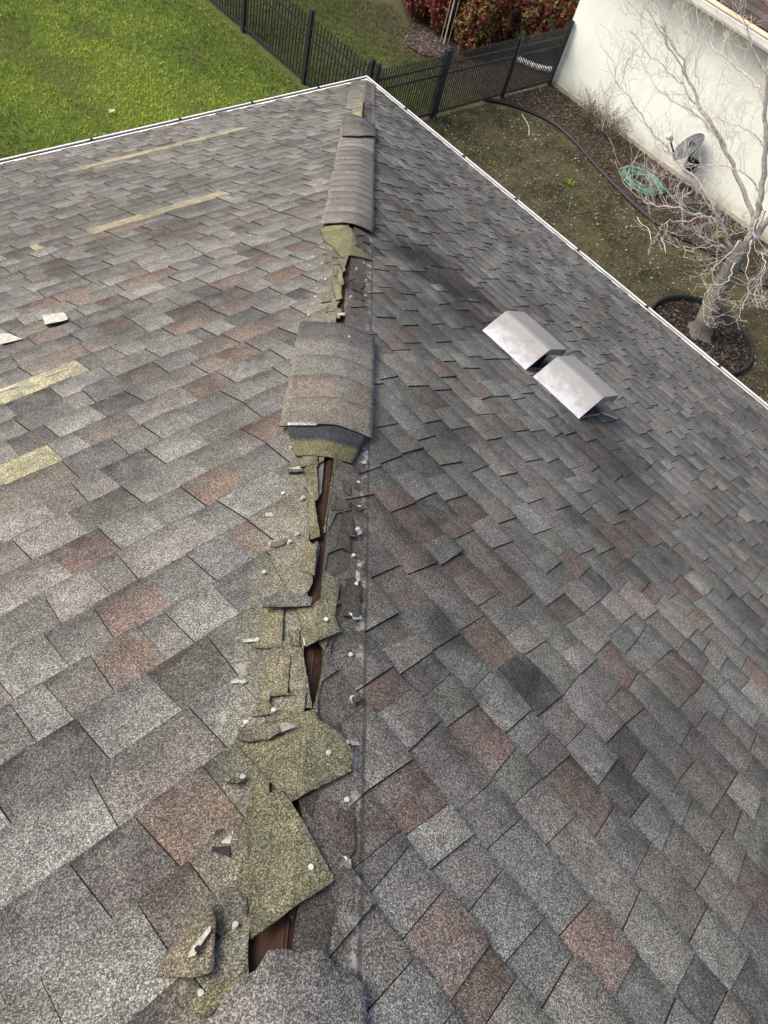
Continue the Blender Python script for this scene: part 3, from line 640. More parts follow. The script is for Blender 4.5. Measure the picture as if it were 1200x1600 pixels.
shard([(9.44, 0.1186), (9.4271, 0.1178), (9.4029, 0.0896), (9.39, 0.0472), (9.4045, 0.0522), (9.443, 0.0963)], 0.022, tone=(0.17,0.16,0.09), curl=lambda t, d: 0.006*math.sin(d*70))
# tongues of left and right shingle ends with pale torn rims
for poly, tn in (([(9.2167, 0.131), (9.1717, 0.0834), (9.3781, 0.0507), (9.3308, 0.11)], (0.15,0.143,0.118)), ([(9.3555, 0.0888), (9.2827, 0.0643), (9.39, 0.0472), (9.4079, 0.0825)], (0.125,0.115,0.095))):
    shard(poly, 0.0105, th=0.005, tone=tn)
# thin torn layers lapping over each other on both sides of the split
rf = random.Random(17)
for i in range(46):
    t = 6.0 + 3.3*(i/46)**0.8 + rf.uniform(-.03,.03)
    if 7.1 < t < 8.06: continue
    L_ = rf.random() < 0.62; d = rf.uniform(0.025, 0.10) if L_ else -rf.uniform(0.035, 0.085)
    w, h_ = rf.uniform(0.018, 0.05), rf.uniform(0.04, 0.11); sk = rf.uniform(-0.03, 0.03)
    tn = np.array((0.185,0.172,0.115) if L_ else (0.10,0.09,0.075))*rf.uniform(0.8, 1.1)
    lift_ = rf.uniform(0, 0.006) if rf.random() < 0.3 else 0.0
    shard([(t-h_/2+sk, d-w/2), (t-h_/2-sk*0.4, d+w/2), (t+h_/2+rf.uniform(-.02,.02), d+w/2+rf.uniform(-.012,.012)), (t+h_/2+rf.uniform(-.02,.02), d-w/2+rf.uniform(-.012,.012))], 0.0125+rf.uniform(0,.0015), th=0.003, tone=tuple(tn), r=0.008, grid=0.02, curl=(lambda tt, dd, d=d, l=lift_: l*abs(dd-d)/0.03))
# felt and timber seen in the gaps
for poly, mt in (([(8.0796, 0.0343), (8.0672, 0.019), (8.2466, 0.017), (8.2803, 0.0248)], M_FELT), ([(8.4848, 0.0265), (8.4447, 0.0141), (8.4688, 0.0065), (8.581, 0.0109)], M_FELT)):
    shard(poly, 0.001, th=0.003, mats=[mt, mt], name='underlay_scrap')

# nails
nails = [(8.3452, 0.1403), (8.4328, 0.0652), (8.4615, 0.0815), (8.5636, 0.1294), (8.6524, 0.1131), (8.7731, 0.1174), (8.8824, 0.1292), (8.9502, 0.0644), (8.9845, 0.1122), (8.7099, -0.0204), (9.0271, -0.0448), (8.9936, -0.0809), (8.8898, -0.0885), (8.7813, -0.0815), (8.6691, -0.0771), (8.5644, -0.0889), (8.4675, -0.0788), (8.365, -0.0853), (9.0883, 0.1014),
 (9.1491, 0.0757), (9.189, 0.1047), (9.2348, -0.027), (9.327, 0.0765), (9.4151, 0.1093), (9.1068, -0.0848), (9.2106, -0.0851),
 (8.0334, 0.118), (8.2837, 0.0632), (8.3467, 0.149), (8.2567, 0.1178), (8.1557, -0.0851), (8.3592, -0.0878), (8.4311, 0.0667), (8.2666, -0.0902), (6.8654, 0.1263), (7.1557, 0.0581), (7.0576, 0.1414), (6.8701, -0.0201), (7.2697, -0.0235),
 (6.115, 0.1455), (6.2181, 0.1315), (6.4507, 0.1251), (6.664, 0.0983), (6.6587, 0.1264), (6.7648, 0.1263), (6.8648, 0.1296), (6.3627, -0.0705), (6.5751, -0.0864), (6.7604, -0.0853), (6.5097, -0.0364), (2.3329, 0.1443), (2.9044, 0.1188), (2.2248, -0.0963), (2.1684, 0.1277)]
m = MB(); k = 10
vs = [(0.0046*math.cos(2*math.pi*j/k), 0.0046*math.sin(2*math.pi*j/k), z) for z in (0.0, 0.0022) for j in range(k)] + [(0.0015*math.cos(2*math.pi*j/k), 0.0015*math.sin(2*math.pi*j/k), -0.02) for j in range(k)]
m.add(vs, [tuple(range(k, 2*k)), tuple(range(k-1, -1, -1))] + [(j, (j+1) % k, k+(j+1) % k, k+j) for j in range(k)] + [(2*k+j, 2*k+(j+1) % k, (j+1) % k, j) for j in range(k)])
nmesh = mesh('nail', m.v, m.f, M_NAIL, m.t)
for i, (t, d) in enumerate(nails):
    o = link('nail', nmesh, hip); hh = 0.0215 if -0.06 < d < 0.085 else 0.0135
    if i == 8: hh = 0.036
    if i in (5, 6, 18): hh = 0.0165
    o.location = HP(t, d, hh); o.rotation_euler = (rng.uniform(-.35,.35) - 0.1, rng.uniform(-.35,.35) + 0.1, 0)
# white strips of old sealant torn up with the caps
for poly in ([(8.7732, 0.1466), (8.7695, 0.1218), (8.7766, 0.1156), (8.7803, 0.1443)], [(8.8807, 0.1547), (8.8788, 0.1322), (8.8866, 0.1298), (8.8869, 0.1524)], [(8.6715, -0.0809), (8.6603, -0.1027), (8.6688, -0.1061), (8.6804, -0.0874)], [(8.4928, -0.0904), (8.4846, -0.1023), (8.5505, -0.0969), (8.5673, -0.089)],
             [(8.8824, -0.092), (8.8833, -0.0991), (8.905, -0.0941), (8.903, -0.0857)], [(8.7655, 0.0245), (8.762, 0.0183), (8.783, 0.014), (8.7883, 0.0201)], [(9.1974, 0.1241), (9.1904, 0.1128), (9.1942, 0.1008), (9.206, 0.104), (9.2055, 0.1165)], [(7.0535, 0.0301), (7.0516, 0.0004), (7.0766, -0.0006), (7.08, 0.024)],
             [(8.0521, -0.0893), (8.0259, -0.1075), (8.0525, -0.1079), (8.0591, -0.0935)], [(8.1456, 0.1192), (8.1315, 0.0871), (8.1541, 0.0747), (8.1589, 0.1039)], [(8.9872, -0.0873), (8.9873, -0.1019), (8.9928, -0.1074), (8.9971, -0.0916)], [(9.2078, -0.0858), (9.2091, -0.0962), (9.2205, -0.0966), (9.2174, -0.0908)],
             [(5.8046, 0.166), (5.789, 0.1365), (5.8602, 0.1293), (5.8648, 0.1557)], [(7.3828, -0.059), (7.3258, -0.089), (7.3679, -0.095), (7.4286, -0.0755)], [(8.3465, 0.1543), (8.3418, 0.1369), (8.3552, 0.1321), (8.3573, 0.1497)], [(8.4587, 0.1326), (8.4495, 0.112), (8.4641, 0.1074), (8.4732, 0.1278)], [(8.3735, -0.0855), (8.3599, -0.0961), (8.3732, -0.1), (8.3867, -0.0894)]):
    shard(poly, 0.0155, th=0.003, mats=[M_SEAL, M_SEAL], name='sealant_strip', grid=0.02)
# small bits of shingle left under the nails
for poly in ([(8.4779, 0.1273), (8.4589, 0.1249), (8.45, 0.0935), (8.4622, 0.0876), (8.4807, 0.1086)], [(9.1005, 0.1268), (9.0918, 0.1205), (9.0875, 0.1023), (9.0934, 0.0959), (9.1011, 0.1079)], [(8.3834, -0.0535), (8.3869, -0.0751), (8.3976, -0.0879), (8.404, -0.0667)], [(8.1457, 0.1174), (8.1512, 0.0714), (8.1604, 0.0742), (8.1646, 0.112)], [(8.2649, -0.0637), (8.272, -0.0752), (8.2647, -0.1111), (8.2851, -0.0907)], [(8.8904, -0.0867), (8.8797, -0.1005), (8.8939, -0.1051), (8.9043, -0.0913)]):
    shard(poly, 0.018, th=0.006, tone=(0.12,0.115,0.095), name='cap_fragment', grid=0.02)

# loose scraps lying on the roof
def scrap(name, label, build):
    o = thing(name, label, 'shingle scrap', group='loose shingle scraps on the roof'); build(o); return o
def s1(o):
    shard([(9.3995, 0.1761), (9.3685, 0.166), (9.3235, 0.14), (9.2997, 0.1215), (9.3226, 0.1068), (9.3728, 0.0986), (9.3899, 0.0982), (9.3964, 0.1132)], 0.014, th=0.007, tone=(0.165,0.150,0.105), parent=o, name='torn_tab', curl=lambda t, d: 0.030*max(0, 1-abs(d-0.115)/0.05))
    shard([(9.375, 0.1358), (9.3614, 0.1322), (9.3418, 0.1192), (9.3327, 0.1125), (9.3395, 0.1103), (9.3573, 0.12), (9.372, 0.1263)], 0.046, th=0.004, mats=[M_SEAL, M_SEAL], parent=o, name='white_tear', grid=0.02)
    shard([(9.3637, 0.1289), (9.3585, 0.1253), (9.3599, 0.1213), (9.3659, 0.122), (9.3678, 0.1262)], 0.050, th=0.003, mats=[M_BLACK, M_BLACK], parent=o, name='nail_hole', grid=0.02)
scrap('shingle_scrap', 'curled torn shingle tab with a white tear and nail hole, lying left of the hip', s1)
def s2(o):
    shard([(9.2198, 0.1304), (9.1847, 0.1306), (9.1819, 0.1163), (9.19, 0.1035), (9.2027, 0.0994), (9.2277, 0.1015), (9.2222, 0.1146)], 0.018, th=0.006, tone=(0.05,0.05,0.052), parent=o, name='torn_tab', curl=lambda t, d: 0.006*math.sin(t*90))
scrap('shingle_scrap', 'small dark crumpled shingle scrap with a white patch, above the larger torn tab', s2)

# lifted tab on the lawn slope, and a bare white patch beside it
def slope_slab(side, quad, hs, th, mats, name, parent, tone=(0.3,)*3, n=5, amp=0.004):
    top = []; (a, b, c, d) = [np.array(p) for p in quad]; (ha, hb, hc, hd) = hs
    for i in range(n+1):
        for j in range(n+1):
            u, w = i/n, j/n; p = (a*(1-u)+b*u)*(1-w) + (d*(1-u)+c*u)*w; h = (ha*(1-u)+hb*u)*(1-w) + (hd*(1-u)+hc*u)*w
            edge = i in (0, n) or j in (0, n); jg = 0.006*noise.noise((p[0]*30, p[1]*30, 2)) if edge else 0
            top.append(SPt(side, p[0]+jg, p[1]+jg, h + amp*noise.noise((p[0]*14, p[1]*14, 4))))
    W = n+1; N_ = len(top); low = [(p[0], p[1], p[2]-th) for p in top]
    F = [(i*W+j, (i+1)*W+j, (i+1)*W+j+1, i*W+j+1) for i in range(n) for j in range(n)]; Mi = [0]*len(F)
    F += [tuple(N_+x for x in reversed(f)) for f in F]; Mi += [1]*(n*n)
    ring = [j for j in range(W)] + [i*W+n for i in range(1, W)] + [n*W+j for j in range(n-1, -1, -1)] + [i*W for i in range(n-1, 0, -1)]
    for x, y in zip(ring, ring[1:]+ring[:1]): F.append((x, y, N_+y, N_+x)); Mi.append(1)
    return link(name, mesh(name, top+low, F, mats, [tone]*(2*N_), Mi), parent)
SL = slopes['L']
slope_slab('L', [(-5.79, 4.418), (-5.712, 4.483), (-5.743, 4.604), (-5.839, 4.584)], (0.014, 0.014, 0.022, 0.023), 0.006, [M_PALE, M_EDGE], 'lifted_tab', SL, (0.5,)*3)
slope_slab('L', [(-5.799, 4.255), (-5.728, 4.377), (-5.761, 4.501), (-5.822, 4.461)], (0.011, 0.011, 0.0125, 0.0125), 0.004, [M_TORN, M_EDGE], 'bare_patch', SL)
slope_slab('L', [(-6.02, 4.439), (-5.968, 4.49), (-5.958, 4.621), (-6.077, 4.605)], (0.0125,)*4, 0.004, [M_PALE, M_EDGE], 'bare_patch', SL)
# thin white glue lines along the top of each bare strip
for quad in ([(-6.222, 5.058), (-6.141, 5.066), (-6.144, 5.074), (-6.225, 5.066)], [(-6.039, 5.072), (-5.946, 5.082), (-5.95, 5.09), (-6.044, 5.084)], [(-6.331, 5.62), (-6.286, 5.62), (-6.29, 5.632), (-6.336, 5.632)]):
    slope_slab('L', quad, (0.0085,)*4, 0.002, [M_SEAL, M_SEAL], 'glue_line', SL, n=4, amp=0.001)
for cx, cy in ((437,191),(182,180),(435,225),(500,152),(372,305)):
    pass

# ------------------------------------------------------------------ roof vents on the wall-side slope
def vent(y0, y1, label):
    o = link('roof_vent', None, house, label=label)
    vb, vm, vf = 4.465, 4.352, 4.135          # upslope foot, crest, front edge (slope distance)
    prof = [(vb, 0.010), (vb-0.004, 0.016), ((vb+vm)/2, 0.080), (vm+0.010, 0.132), (vm-0.008, 0.139), (vf+0.006, 0.142), (vf, 0.136), (vf, 0.098)]
    k = len(prof); ny = 6; v, T = [], []
    for off in (0.0, -0.0025):
        for i in range(ny+1):
            y = y0 + (y1-y0)*i/ny
            for j, (vv, h) in enumerate(prof):
                bulge = 0.003*math.sin(math.pi*i/ny)*(1 if 1 < j < 6 else 0)
                v.append(RP(y, vv, h + off + bulge)); T.append((1.0 if j <= 1 else 0.55 if j == 2 else 0.12, 0, 0))
    n = (ny+1)*k
    F = [(i*k+j, (i+1)*k+j, (i+1)*k+j+1, i*k+j+1) for i in range(ny) for j in range(k-1)]
    F += [tuple(n+x for x in reversed(f)) for f in F]
    for i in (0, ny): F += [(i*k+j, i*k+j+1, n+i*k+j+1, n+i*k+j) for j in range(k-1)]
    link('hood', mesh('hood', v, F, M_VENT, T), o)
    for y, sg in ((y0, 1), (y1, -1)):           # end plates: a closed upper band over an opening
        m = MB(); yy = y + sg*0.004
        a = [RP(yy, vm-0.008, 0.136), RP(yy, vf+0.004, 0.138), RP(yy, vf+0.004, 0.100), RP(yy, vm+0.012, 0.100), RP(yy, vm+0.022, 0.112)]
        m.add(a + [(p[0], p[1]+sg*0.003, p[2]) for p in a], [(0,1,2,3,4),(9,8,7,6,5)] + [(i, (i+1) % 5, 5+(i+1) % 5, 5+i) for i in range(5)], (0.2,0,0))
        m.tube([RP(yy, vb-0.01, 0.012), RP(yy, vm+0.006, 0.126), RP(yy, vf+0.008, 0.134), RP(yy, vf+0.035, 0.012), RP(yy, vb-0.01, 0.010)], 0.0035, 5, (0.3,0,0))
        m.build('end_plate', M_VENT, o)
        m = MB(); yy = y + sg*0.05
        m.add([RP(yy, vb-0.03, 0.006), RP(yy, vm, 0.115), RP(yy, vf+0.03, 0.115), RP(yy, vf+0.05, 0.006)], [(0,1,2,3)])
        m.tube([RP(yy-sg*0.03, vm-0.02, 0.10), RP(yy-sg*0.03, vm-0.06, 0.012)], 0.002, 5)
        m.build('screen', M_BLACK, o)
    m = MB(); a = [RP(y0+0.02, vb+0.0, 0.0105), RP(y1-0.02, vb+0.0, 0.0105), RP(y1-0.02, vf-0.02, 0.0125), RP(y0+0.02, vf-0.02, 0.0125)]
    m.add(a + [(p[0], p[1], p[2]-0.003) for p in a], [(0,1,2,3),(7,6,5,4)] + [(i, (i+1) % 4, 4+(i+1) % 4, 4+i) for i in range(4)], (0.3,0,0))
    m.build('base_plate', M_BLACK, o)
    return o
vent(-5.360, -5.041, 'galvanised roof vent hood nearer the far eave corner')
v2 = vent(-5.732, -5.414, 'galvanised roof vent hood nearer the camera, with a bent foot bracket')
m = MB(); a = [RP(-5.715, 4.150, 0.020), RP(-5.735, 4.150, 0.020), RP(-5.790, 4.020, 0.016), RP(-5.770, 4.010, 0.016)]
m.add(a + [(p[0], p[1], p[2]-0.004) for p in a], [(0,1,2,3),(7,6,5,4)] + [(i, (i+1) % 4, 4+(i+1) % 4, 4+i) for i in range(4)], (0.2,0,0)); m.build('foot_bracket', M_VENT, v2)

# ------------------------------------------------------------------ black metal fences
FX, FY = 2.66, 2.38
def fence(name, label, axis, a0, a1, posts, step, fixed):
    o = thing(name, label, 'fence', (0,0,0), 'black picket fences round the yard')
    def at(s, z, off=0.0): return (fixed+off, s, GZ+z) if axis == 'y' else (s, fixed+off, GZ+z)
    m = MB()
    m.box((-0.032,-0.032,0), (0.032,0.032,1.22)); m.box((-0.037,-0.037,1.22), (0.037,0.037,1.235)); m.box((-0.022,-0.022,1.235), (0.022,0.022,1.25))
    pm = mesh('post', m.v, m.f, M_FENCE, m.t)
    for s in posts: p = link('post', pm, o); p.location = at(s, 0)
    if axis == 'x':
        m = MB(); m.box((0.036,-0.040,0), (0.118,0.040,1.20)); m.box((0.031,-0.045,1.20), (0.123,0.045,1.22)); w_ = m.build('post', M_FENCE, o); w_.location = at(posts[1]-0.15, 0)
    m = MB(); m.box((-0.008,-0.008,0.05), (0.008,0.008,1.13)); m.add([(-0.008,-0.008,1.13),(0.008,-0.008,1.13),(0.008,0.008,1.13),(-0.008,0.008,1.13),(0,0,1.16)], [(0,1,4),(1,2,4),(2,3,4),(3,0,4)])
    km = mesh('picket', m.v, m.f, M_FENCE, m.t); s = a0 + step/2
    while s < a1:
        if min(abs(s-p) for p in posts) > 0.045: p = link('picket', km, o); p.location = at(s, 0)
        s += step
    for z in (0.10, 0.80, 0.97):
        for p0, p1 in zip(posts, posts[1:]):
            m = MB(); q0, q1 = at(p0+0.03, z-0.014, -0.014), at(p1-0.03, z+0.014, 0.014)
            m.box((min(q0[0],q1[0]), min(q0[1],q1[1]), q0[2]), (max(q0[0],q1[0]), max(q0[1],q1[1]), q1[2])); m.build('rail', M_FENCE, o)
    return o
fence('picket_fence', 'black metal picket fence running up along the bright lawn', 'y', FY, 11.8, [FY+0.14, 4.13, 6.0, 7.87, 9.74, 11.6], 0.089, FX)
fence('picket_fence', 'black metal picket fence ending against the cream wall', 'x', FX, 7.78, [FX, 4.36, 6.28, 7.76], 0.060, FY)

# ------------------------------------------------------------------ neighbour house
nb = thing('neighbour_house', 'cream stucco house wall with its eave at the top right corner', 'house')
m = MB(); m.box((WX, -9, GZ), (WX+0.2, 2.44, 0.02)); m.box((WX+0.2, 2.24, GZ), (16, 2.44, 0.02)); m.build('wall', M_STUCCO, nb)
m = MB(); m.box((WX-0.012, -9, GZ), (WX, 2.452, GZ+0.09)); m.build('foundation', plain('foundation_concrete', (0.36,0.33,0.27), 0.9, 0.2, 0, 0.2, 10), nb)
m = MB(); m.box((7.52, -9, -0.07), (16, 2.85, -0.05)); m.build('soffit', M_TRIM, nb)
m = MB(); m.box((7.50, -9, -0.12), (7.52, 2.87, 0.075)); m.build('fascia', M_TRIM, nb)
m = MB(); n = len(PROF); v = []
for yy in (-9, 2.87): v += [(7.385+o, yy, z+0.035) for o, z in PROF]
m.add(v, [(i, i+1, n+i+1, n+i) for i in range(n-1)]); ng = m.build('gutter', M_WHITE, nb)
m = MB(); m.add([(7.405,-9,-0.03),(7.50,-9,-0.03),(7.50,2.86,-0.03),(7.405,2.86,-0.03)], [(0,1,2,3)]); m.build('gutter_shade', M_GUTIN, ng)  # dark sheet painting the shade inside the neighbour's trough
m = MB(); m.add([(7.485,-9,0.078),(7.60,-9,0.110),(7.60,2.87,0.110),(7.485,2.87,0.078),(7.485,-9,0.06),(7.485,2.87,0.06)], [(0,1,2,3),(0,3,5,4)]); m.build('drip_edge', M_TRIM, nb)
m = MB(); m.add([(7.56,-9,0.115),(16,-9,3.5),(16,2.9,3.5),(7.56,2.9,0.115)], [(0,1,2,3)]); m.build('roof', plain('dark_roof', (0.06,0.045,0.04), 0.9, 0.2, 0, 0.4, 10), nb)
nrf = nb.children[-1]
rr_ = random.Random(8); T2 = MB()
for k in range(8):
    y = -9
    while y < 2.8:
        w = rr_.uniform(0.12, 0.33); x0 = 7.56 + 0.135*k; c = np.array(rr_.choice(((0.10,0.085,0.075),(0.075,0.07,0.068),(0.09,0.06,0.05))))*rr_.uniform(0.8,1.2)
        z = lambda x: 0.122 + (x-7.56)*0.401
        T2.add([(x0,y,z(x0)+.008),(x0+.15,y,z(x0+.15)),(x0+.15,y+w,z(x0+.15)),(x0,y+w,z(x0)+.008)], [(0,1,2,3)], tuple(c)); y += w
T2.build('shingle_courses', M_CAP, nb, kind='stuff')

# satellite dish
dish = thing('satellite_dish', 'grey satellite dish on a short mast against the cream wall', 'satellite dish', (7.45,-1.12,-2.0))
ax = Vector((-0.55, 0.62, 0.56)).normalized(); cx = Vector((7.50,-1.12,-1.98))
aa = ax.cross(Vector((0,0,1))).normalized(); bb = aa.cross(ax)
m = MB(); v = []; NR, NA = 5, 24
for i in range(NR+1):
    for j in range(NA):
        r = 0.04+0.96*i/NR; c = 2*math.pi*j/NA; p = cx + aa*(0.27*r*math.cos(c)) + bb*(0.30*r*math.sin(c)) + ax*(0.07*r*r-0.03); v.append(p - Vector((7.45,-1.12,-2.0)))
m.add(v, [(i*NA+j, i*NA+(j+1) % NA, (i+1)*NA+(j+1) % NA, (i+1)*NA+j) for i in range(NR) for j in range(NA)])
m.add(v[:NA], [tuple(range(NA))])
m.tube(v[-NA:] + [v[-NA]], 0.009, 5)
m.build('reflector', plain('dish_grey', (0.085,0.095,0.12), 0.6, 0.5, 0, 0.2, 9), dish, smooth=True)
o0 = Vector((7.45,-1.12,-2.0)); m = MB()
foc = cx + ax*0.42 - bb*0.17
m.tube([cx - bb*0.27 - o0, cx - bb*0.27 + ax*0.05 - o0, foc - o0], 0.016, 6); m.build('feed_arm', M_EDGING, dish)
m = MB(); m.tube([foc + ax*0.05 - o0, foc - o0, foc - ax*0.09 - o0], [0.055, 0.06, 0.03], 10); m.tube([foc + aa*0.08 - o0, foc + aa*0.04 - ax*0.06 - o0], [0.05, 0.03], 8); m.build('feed_horn', plain('white_plastic', (0.7,0.7,0.68), 0.5, 0.4), dish, smooth=True)
m = MB(); m.tube([cx - ax*0.04 - o0, cx - ax*0.12 - o0, Vector((7.66,-1.16,-2.28)) - o0, Vector((7.80,-1.2,-2.36)) - o0], 0.024, 7); m.box((0.34,-0.20,-0.50), (0.38,0.04,-0.22)); m.box((0.10,-0.08,-0.06),(0.2,0.06,0.1)); m.build('mast', M_EDGING, dish)

# hose coil
hose = MB(); pts_ = []
hc = Vector((6.86,-0.86,GZ)); rh = random.Random(4)
for i in range(11*26):
    a = 2*math.pi*i/26; lap = i/26; R_ = 0.20 + 0.24*((lap*0.37) % 1) + 0.05*math.sin(lap*2.3)
    pts_.append(hc + Vector((R_*0.92*math.cos(a) + 0.04*math.sin(lap*1.3), R_*1.12*math.sin(a) + 0.05*math.cos(lap*1.9), 0.03 + 0.006*lap + 0.012*math.sin(a*1.5+lap))))
tail = [(7.16, -1.27), (7.04, -1.6), (7.16, -1.82), (7.29, -2.12)]
pts_ += catmull([pts_[-1]] + [(x, y, GZ+0.03) for x, y in tail], 6)[1:]
hose.tube(pts_, 0.012, 6); q = NT('green_hose_vinyl', 0.45, 0.4)
hose.build('garden_hose', q.done(q.mix(q.rng(q.noise(12, 2), 0.4, 0.6), (0.06,0.17,0.125), (0.13,0.28,0.21))), smooth=True, label='coiled green garden hose lying on the mulch bed', category='hose')

# tree ring and the bare tree
TC = Vector((4.25,-4.08,GZ))
m = MB(); n = 40; pr = []
for r, z in ((0.86,0.0),(0.86,0.10),(0.885,0.115),(0.90,0.10),(0.90,0.0)):
    pr += [(TC.x + r*math.cos(2*math.pi*j/n)*1.02, TC.y + r*math.sin(2*math.pi*j/n)*0.98, GZ+z) for j in range(n)]
m.add(pr, [(i*n+j, i*n+(j+1) % n, (i+1)*n+(j+1) % n, (i+1)*n+j) for i in range(4) for j in range(n)])
m.build('tree_ring', M_EDGING, smooth=True, label='round black plastic edging ring around the bare tree', category='edging')
ring = [(TC.x + 0.87*math.cos(2*math.pi*j/n), TC.y + 0.87*math.sin(2*math.pi*j/n)) for j in range(n)]
m = MB(); m.add([(x, y, GZ+0.012) for x, y in ring], [tuple(range(n))]); m.build('ring_soil', plain('dark_ring_soil', (0.035,0.026,0.02), 0.95, 0.1, 0, 0.5, 12, 0.9, 40, 0.03), kind='structure')
chips('ring_mulch', ring, 2600, 0.045, [(0.04,0.028,0.022),(0.07,0.05,0.04),(0.025,0.02,0.017),(0.05,0.036,0.03),(0.03,0.024,0.02),(0.11,0.10,0.09)], 'dark wet mulch inside the tree ring', 'mulch', z0=GZ+0.02)
tree = thing('bare_tree', 'leafless pale-barked tree rising from the black mulch ring', 'tree')
def tone_list(n, c): return [c]*n
trunk = [(4.352, -4.044, -2.806), (4.336, -3.976, -2.393), (4.321, -3.911, -2.001), (4.31, -3.863, -1.667), (4.303, -3.832, -1.372), (4.304, -3.839, -1.065)]
TRK = [Vector(p) for p in trunk]; TRK[0].z = GZ
m = MB(); tp_ = catmull(TRK, 5); k = len(tp_)
n = 14; vs = []
for i, p in enumerate(tp_):
    u = i/(k-1); R_ = 0.155*(1-0.30*u) + 0.10*max(0, 1-u*7)**2
    for j in range(n):
        a = 2*math.pi*j/n; w = 1 + 0.13*noise.noise((math.cos(a)*1.6, math.sin(a)*1.6, p.z*2.4)) + 0.25*max(0, 1-u*7)*math.cos(a*4+1)
        vs.append(p + Vector((math.cos(a), math.sin(a), 0))*R_*w)
m.add(vs, [(i*n+j, i*n+(j+1) % n, (i+1)*n+(j+1) % n, (i+1)*n+j) for i in range(k-1) for j in range(n)], [(0.25,0.23,0.205) if i//n > 4 else (0.15,0.14,0.122) for i in range(k*n)])
m.build('trunk', M_BARK, tree, smooth=True)
LIMBS = [
 ([(4.304, -3.838, -1.143), (4.234, -3.758, -0.747), (4.152, -3.625, -0.358), (4.04, -3.362, 0.162), (3.917, -3.053, 0.693), (3.796, -2.749, 1.249), (3.673, -2.438, 1.812)], 0.075),
 ([(4.303, -3.835, -1.09), (4.41, -3.851, -0.791), (4.509, -3.838, -0.419), (4.595, -3.762, 0.087), (4.632, -3.479, 0.788)], 0.080),
 ([(4.306, -3.847, -1.362), (4.156, -3.643, -1.176), (4.009, -3.45, -0.938), (3.88, -3.336, -0.819), (3.745, -3.193, -0.7), (3.587, -2.956, -0.531)], 0.045),
 ([(4.288, -3.77, -0.808), (4.179, -3.409, -0.504), (4.064, -3.023, -0.211), (3.965, -2.701, 0.019), (3.873, -2.415, 0.17), (3.758, -2.03, 0.445), (3.698, -1.883, 0.592), (3.589, -1.522, 0.764), (3.469, -1.112, 0.947)], 0.045),
 ([(3.943, -2.719, 0.016), (3.775, -2.327, 0.219), (3.628, -2.023, 0.38), (3.497, -1.789, 0.479), (3.37, -1.572, 0.552)], 0.020),
 ([(4.021, -3.055, 0.593), (4.038, -2.865, 0.668), (4.045, -2.628, 0.705), (4.019, -2.251, 0.759), (4.006, -1.925, 0.767), (4.011, -1.683, 0.752)], 0.026),
 ([(4.009, -3.45, -0.938), (3.837, -2.958, -0.617), (3.688, -2.567, -0.451), (3.567, -2.3, -0.335), (3.45, -2.044, -0.218), (3.294, -1.623, 0.033), (3.187, -1.416, 0.149), (3.104, -1.309, 0.357)], 0.026),
 ([(4.103, -3.413, -0.94), (3.946, -3.238, -0.957), (3.785, -3.051, -0.95), (3.605, -2.779, -0.972), (3.434, -2.548, -1.033), (3.27, -2.347, -0.901), (3.103, -2.131, -0.676), (2.909, -1.797, -0.359)], 0.022),
 ([(4.105, -3.422, -0.987), (3.877, -3.21, -0.933), (3.674, -3.112, -1.011), (3.449, -2.915, -1.096), (3.276, -2.944, -1.128)], 0.018),
 ([(4.17, -3.703, -1.272), (3.915, -3.635, -1.156), (3.635, -3.459, -1.218), (3.353, -3.277, -1.231)], 0.016),
 ([(4.163, -3.671, -1.27), (3.933, -3.565, -1.157), (3.677, -3.345, -1.096), (3.417, -3.109, -0.965)], 0.014),
 ([(4.208, -3.868, -1.369), (4.063, -3.98, -1.556), (3.863, -3.855, -1.716), (3.715, -3.954, -1.868)], 0.018),
 ([(4.179, -3.741, -1.06), (4.019, -3.79, -1.224), (3.839, -3.751, -1.379), (3.656, -3.699, -1.498)], 0.014),
 ([(4.212, -3.883, -0.971), (4.039, -4.021, -1.085), (3.882, -4.23, -1.262), (3.732, -4.469, -1.395)], 0.014),
 ([(4.206, -3.858, -0.827), (4.049, -3.846, -0.479), (3.901, -3.869, -0.619), (3.774, -3.988, -0.701), (3.674, -4.221, -0.812)], 0.016),
 ([(4.26, -4.09, -1.058), (4.071, -4.31, -1.105), (3.859, -4.429, -1.328), (3.67, -4.645, -1.31)], 0.012),
 ([(4.249, -3.598, -0.401), (4.08, -3.313, -0.246), (3.899, -2.971, -0.295), (3.757, -2.804, -0.4), (3.611, -2.617, -0.478)], 0.016),
 ([(4.112, -3.007, -0.232), (4.083, -2.705, -0.096), (4.022, -2.264, 0.03), (3.957, -1.804, 0.016), (3.904, -1.397, 0.163), (3.894, -1.176, 0.393)], 0.018),
 ([(4.196, -3.37, 0.04), (4.075, -3.142, 0.203), (3.949, -2.892, 0.219), (3.827, -2.662, 0.203)], 0.014),
 ([(4.083, -2.88, 0.813), (3.952, -2.611, 1.01), (3.831, -2.383, 1.216), (3.696, -2.094, 1.526)], 0.022),
 ([(3.874, -1.979, 0.399), (3.709, -1.707, 0.6), (3.563, -1.52, 0.844), (3.411, -1.306, 1.208)], 0.014),
]
tw = MB(); rt = random.Random(21); BUD = []
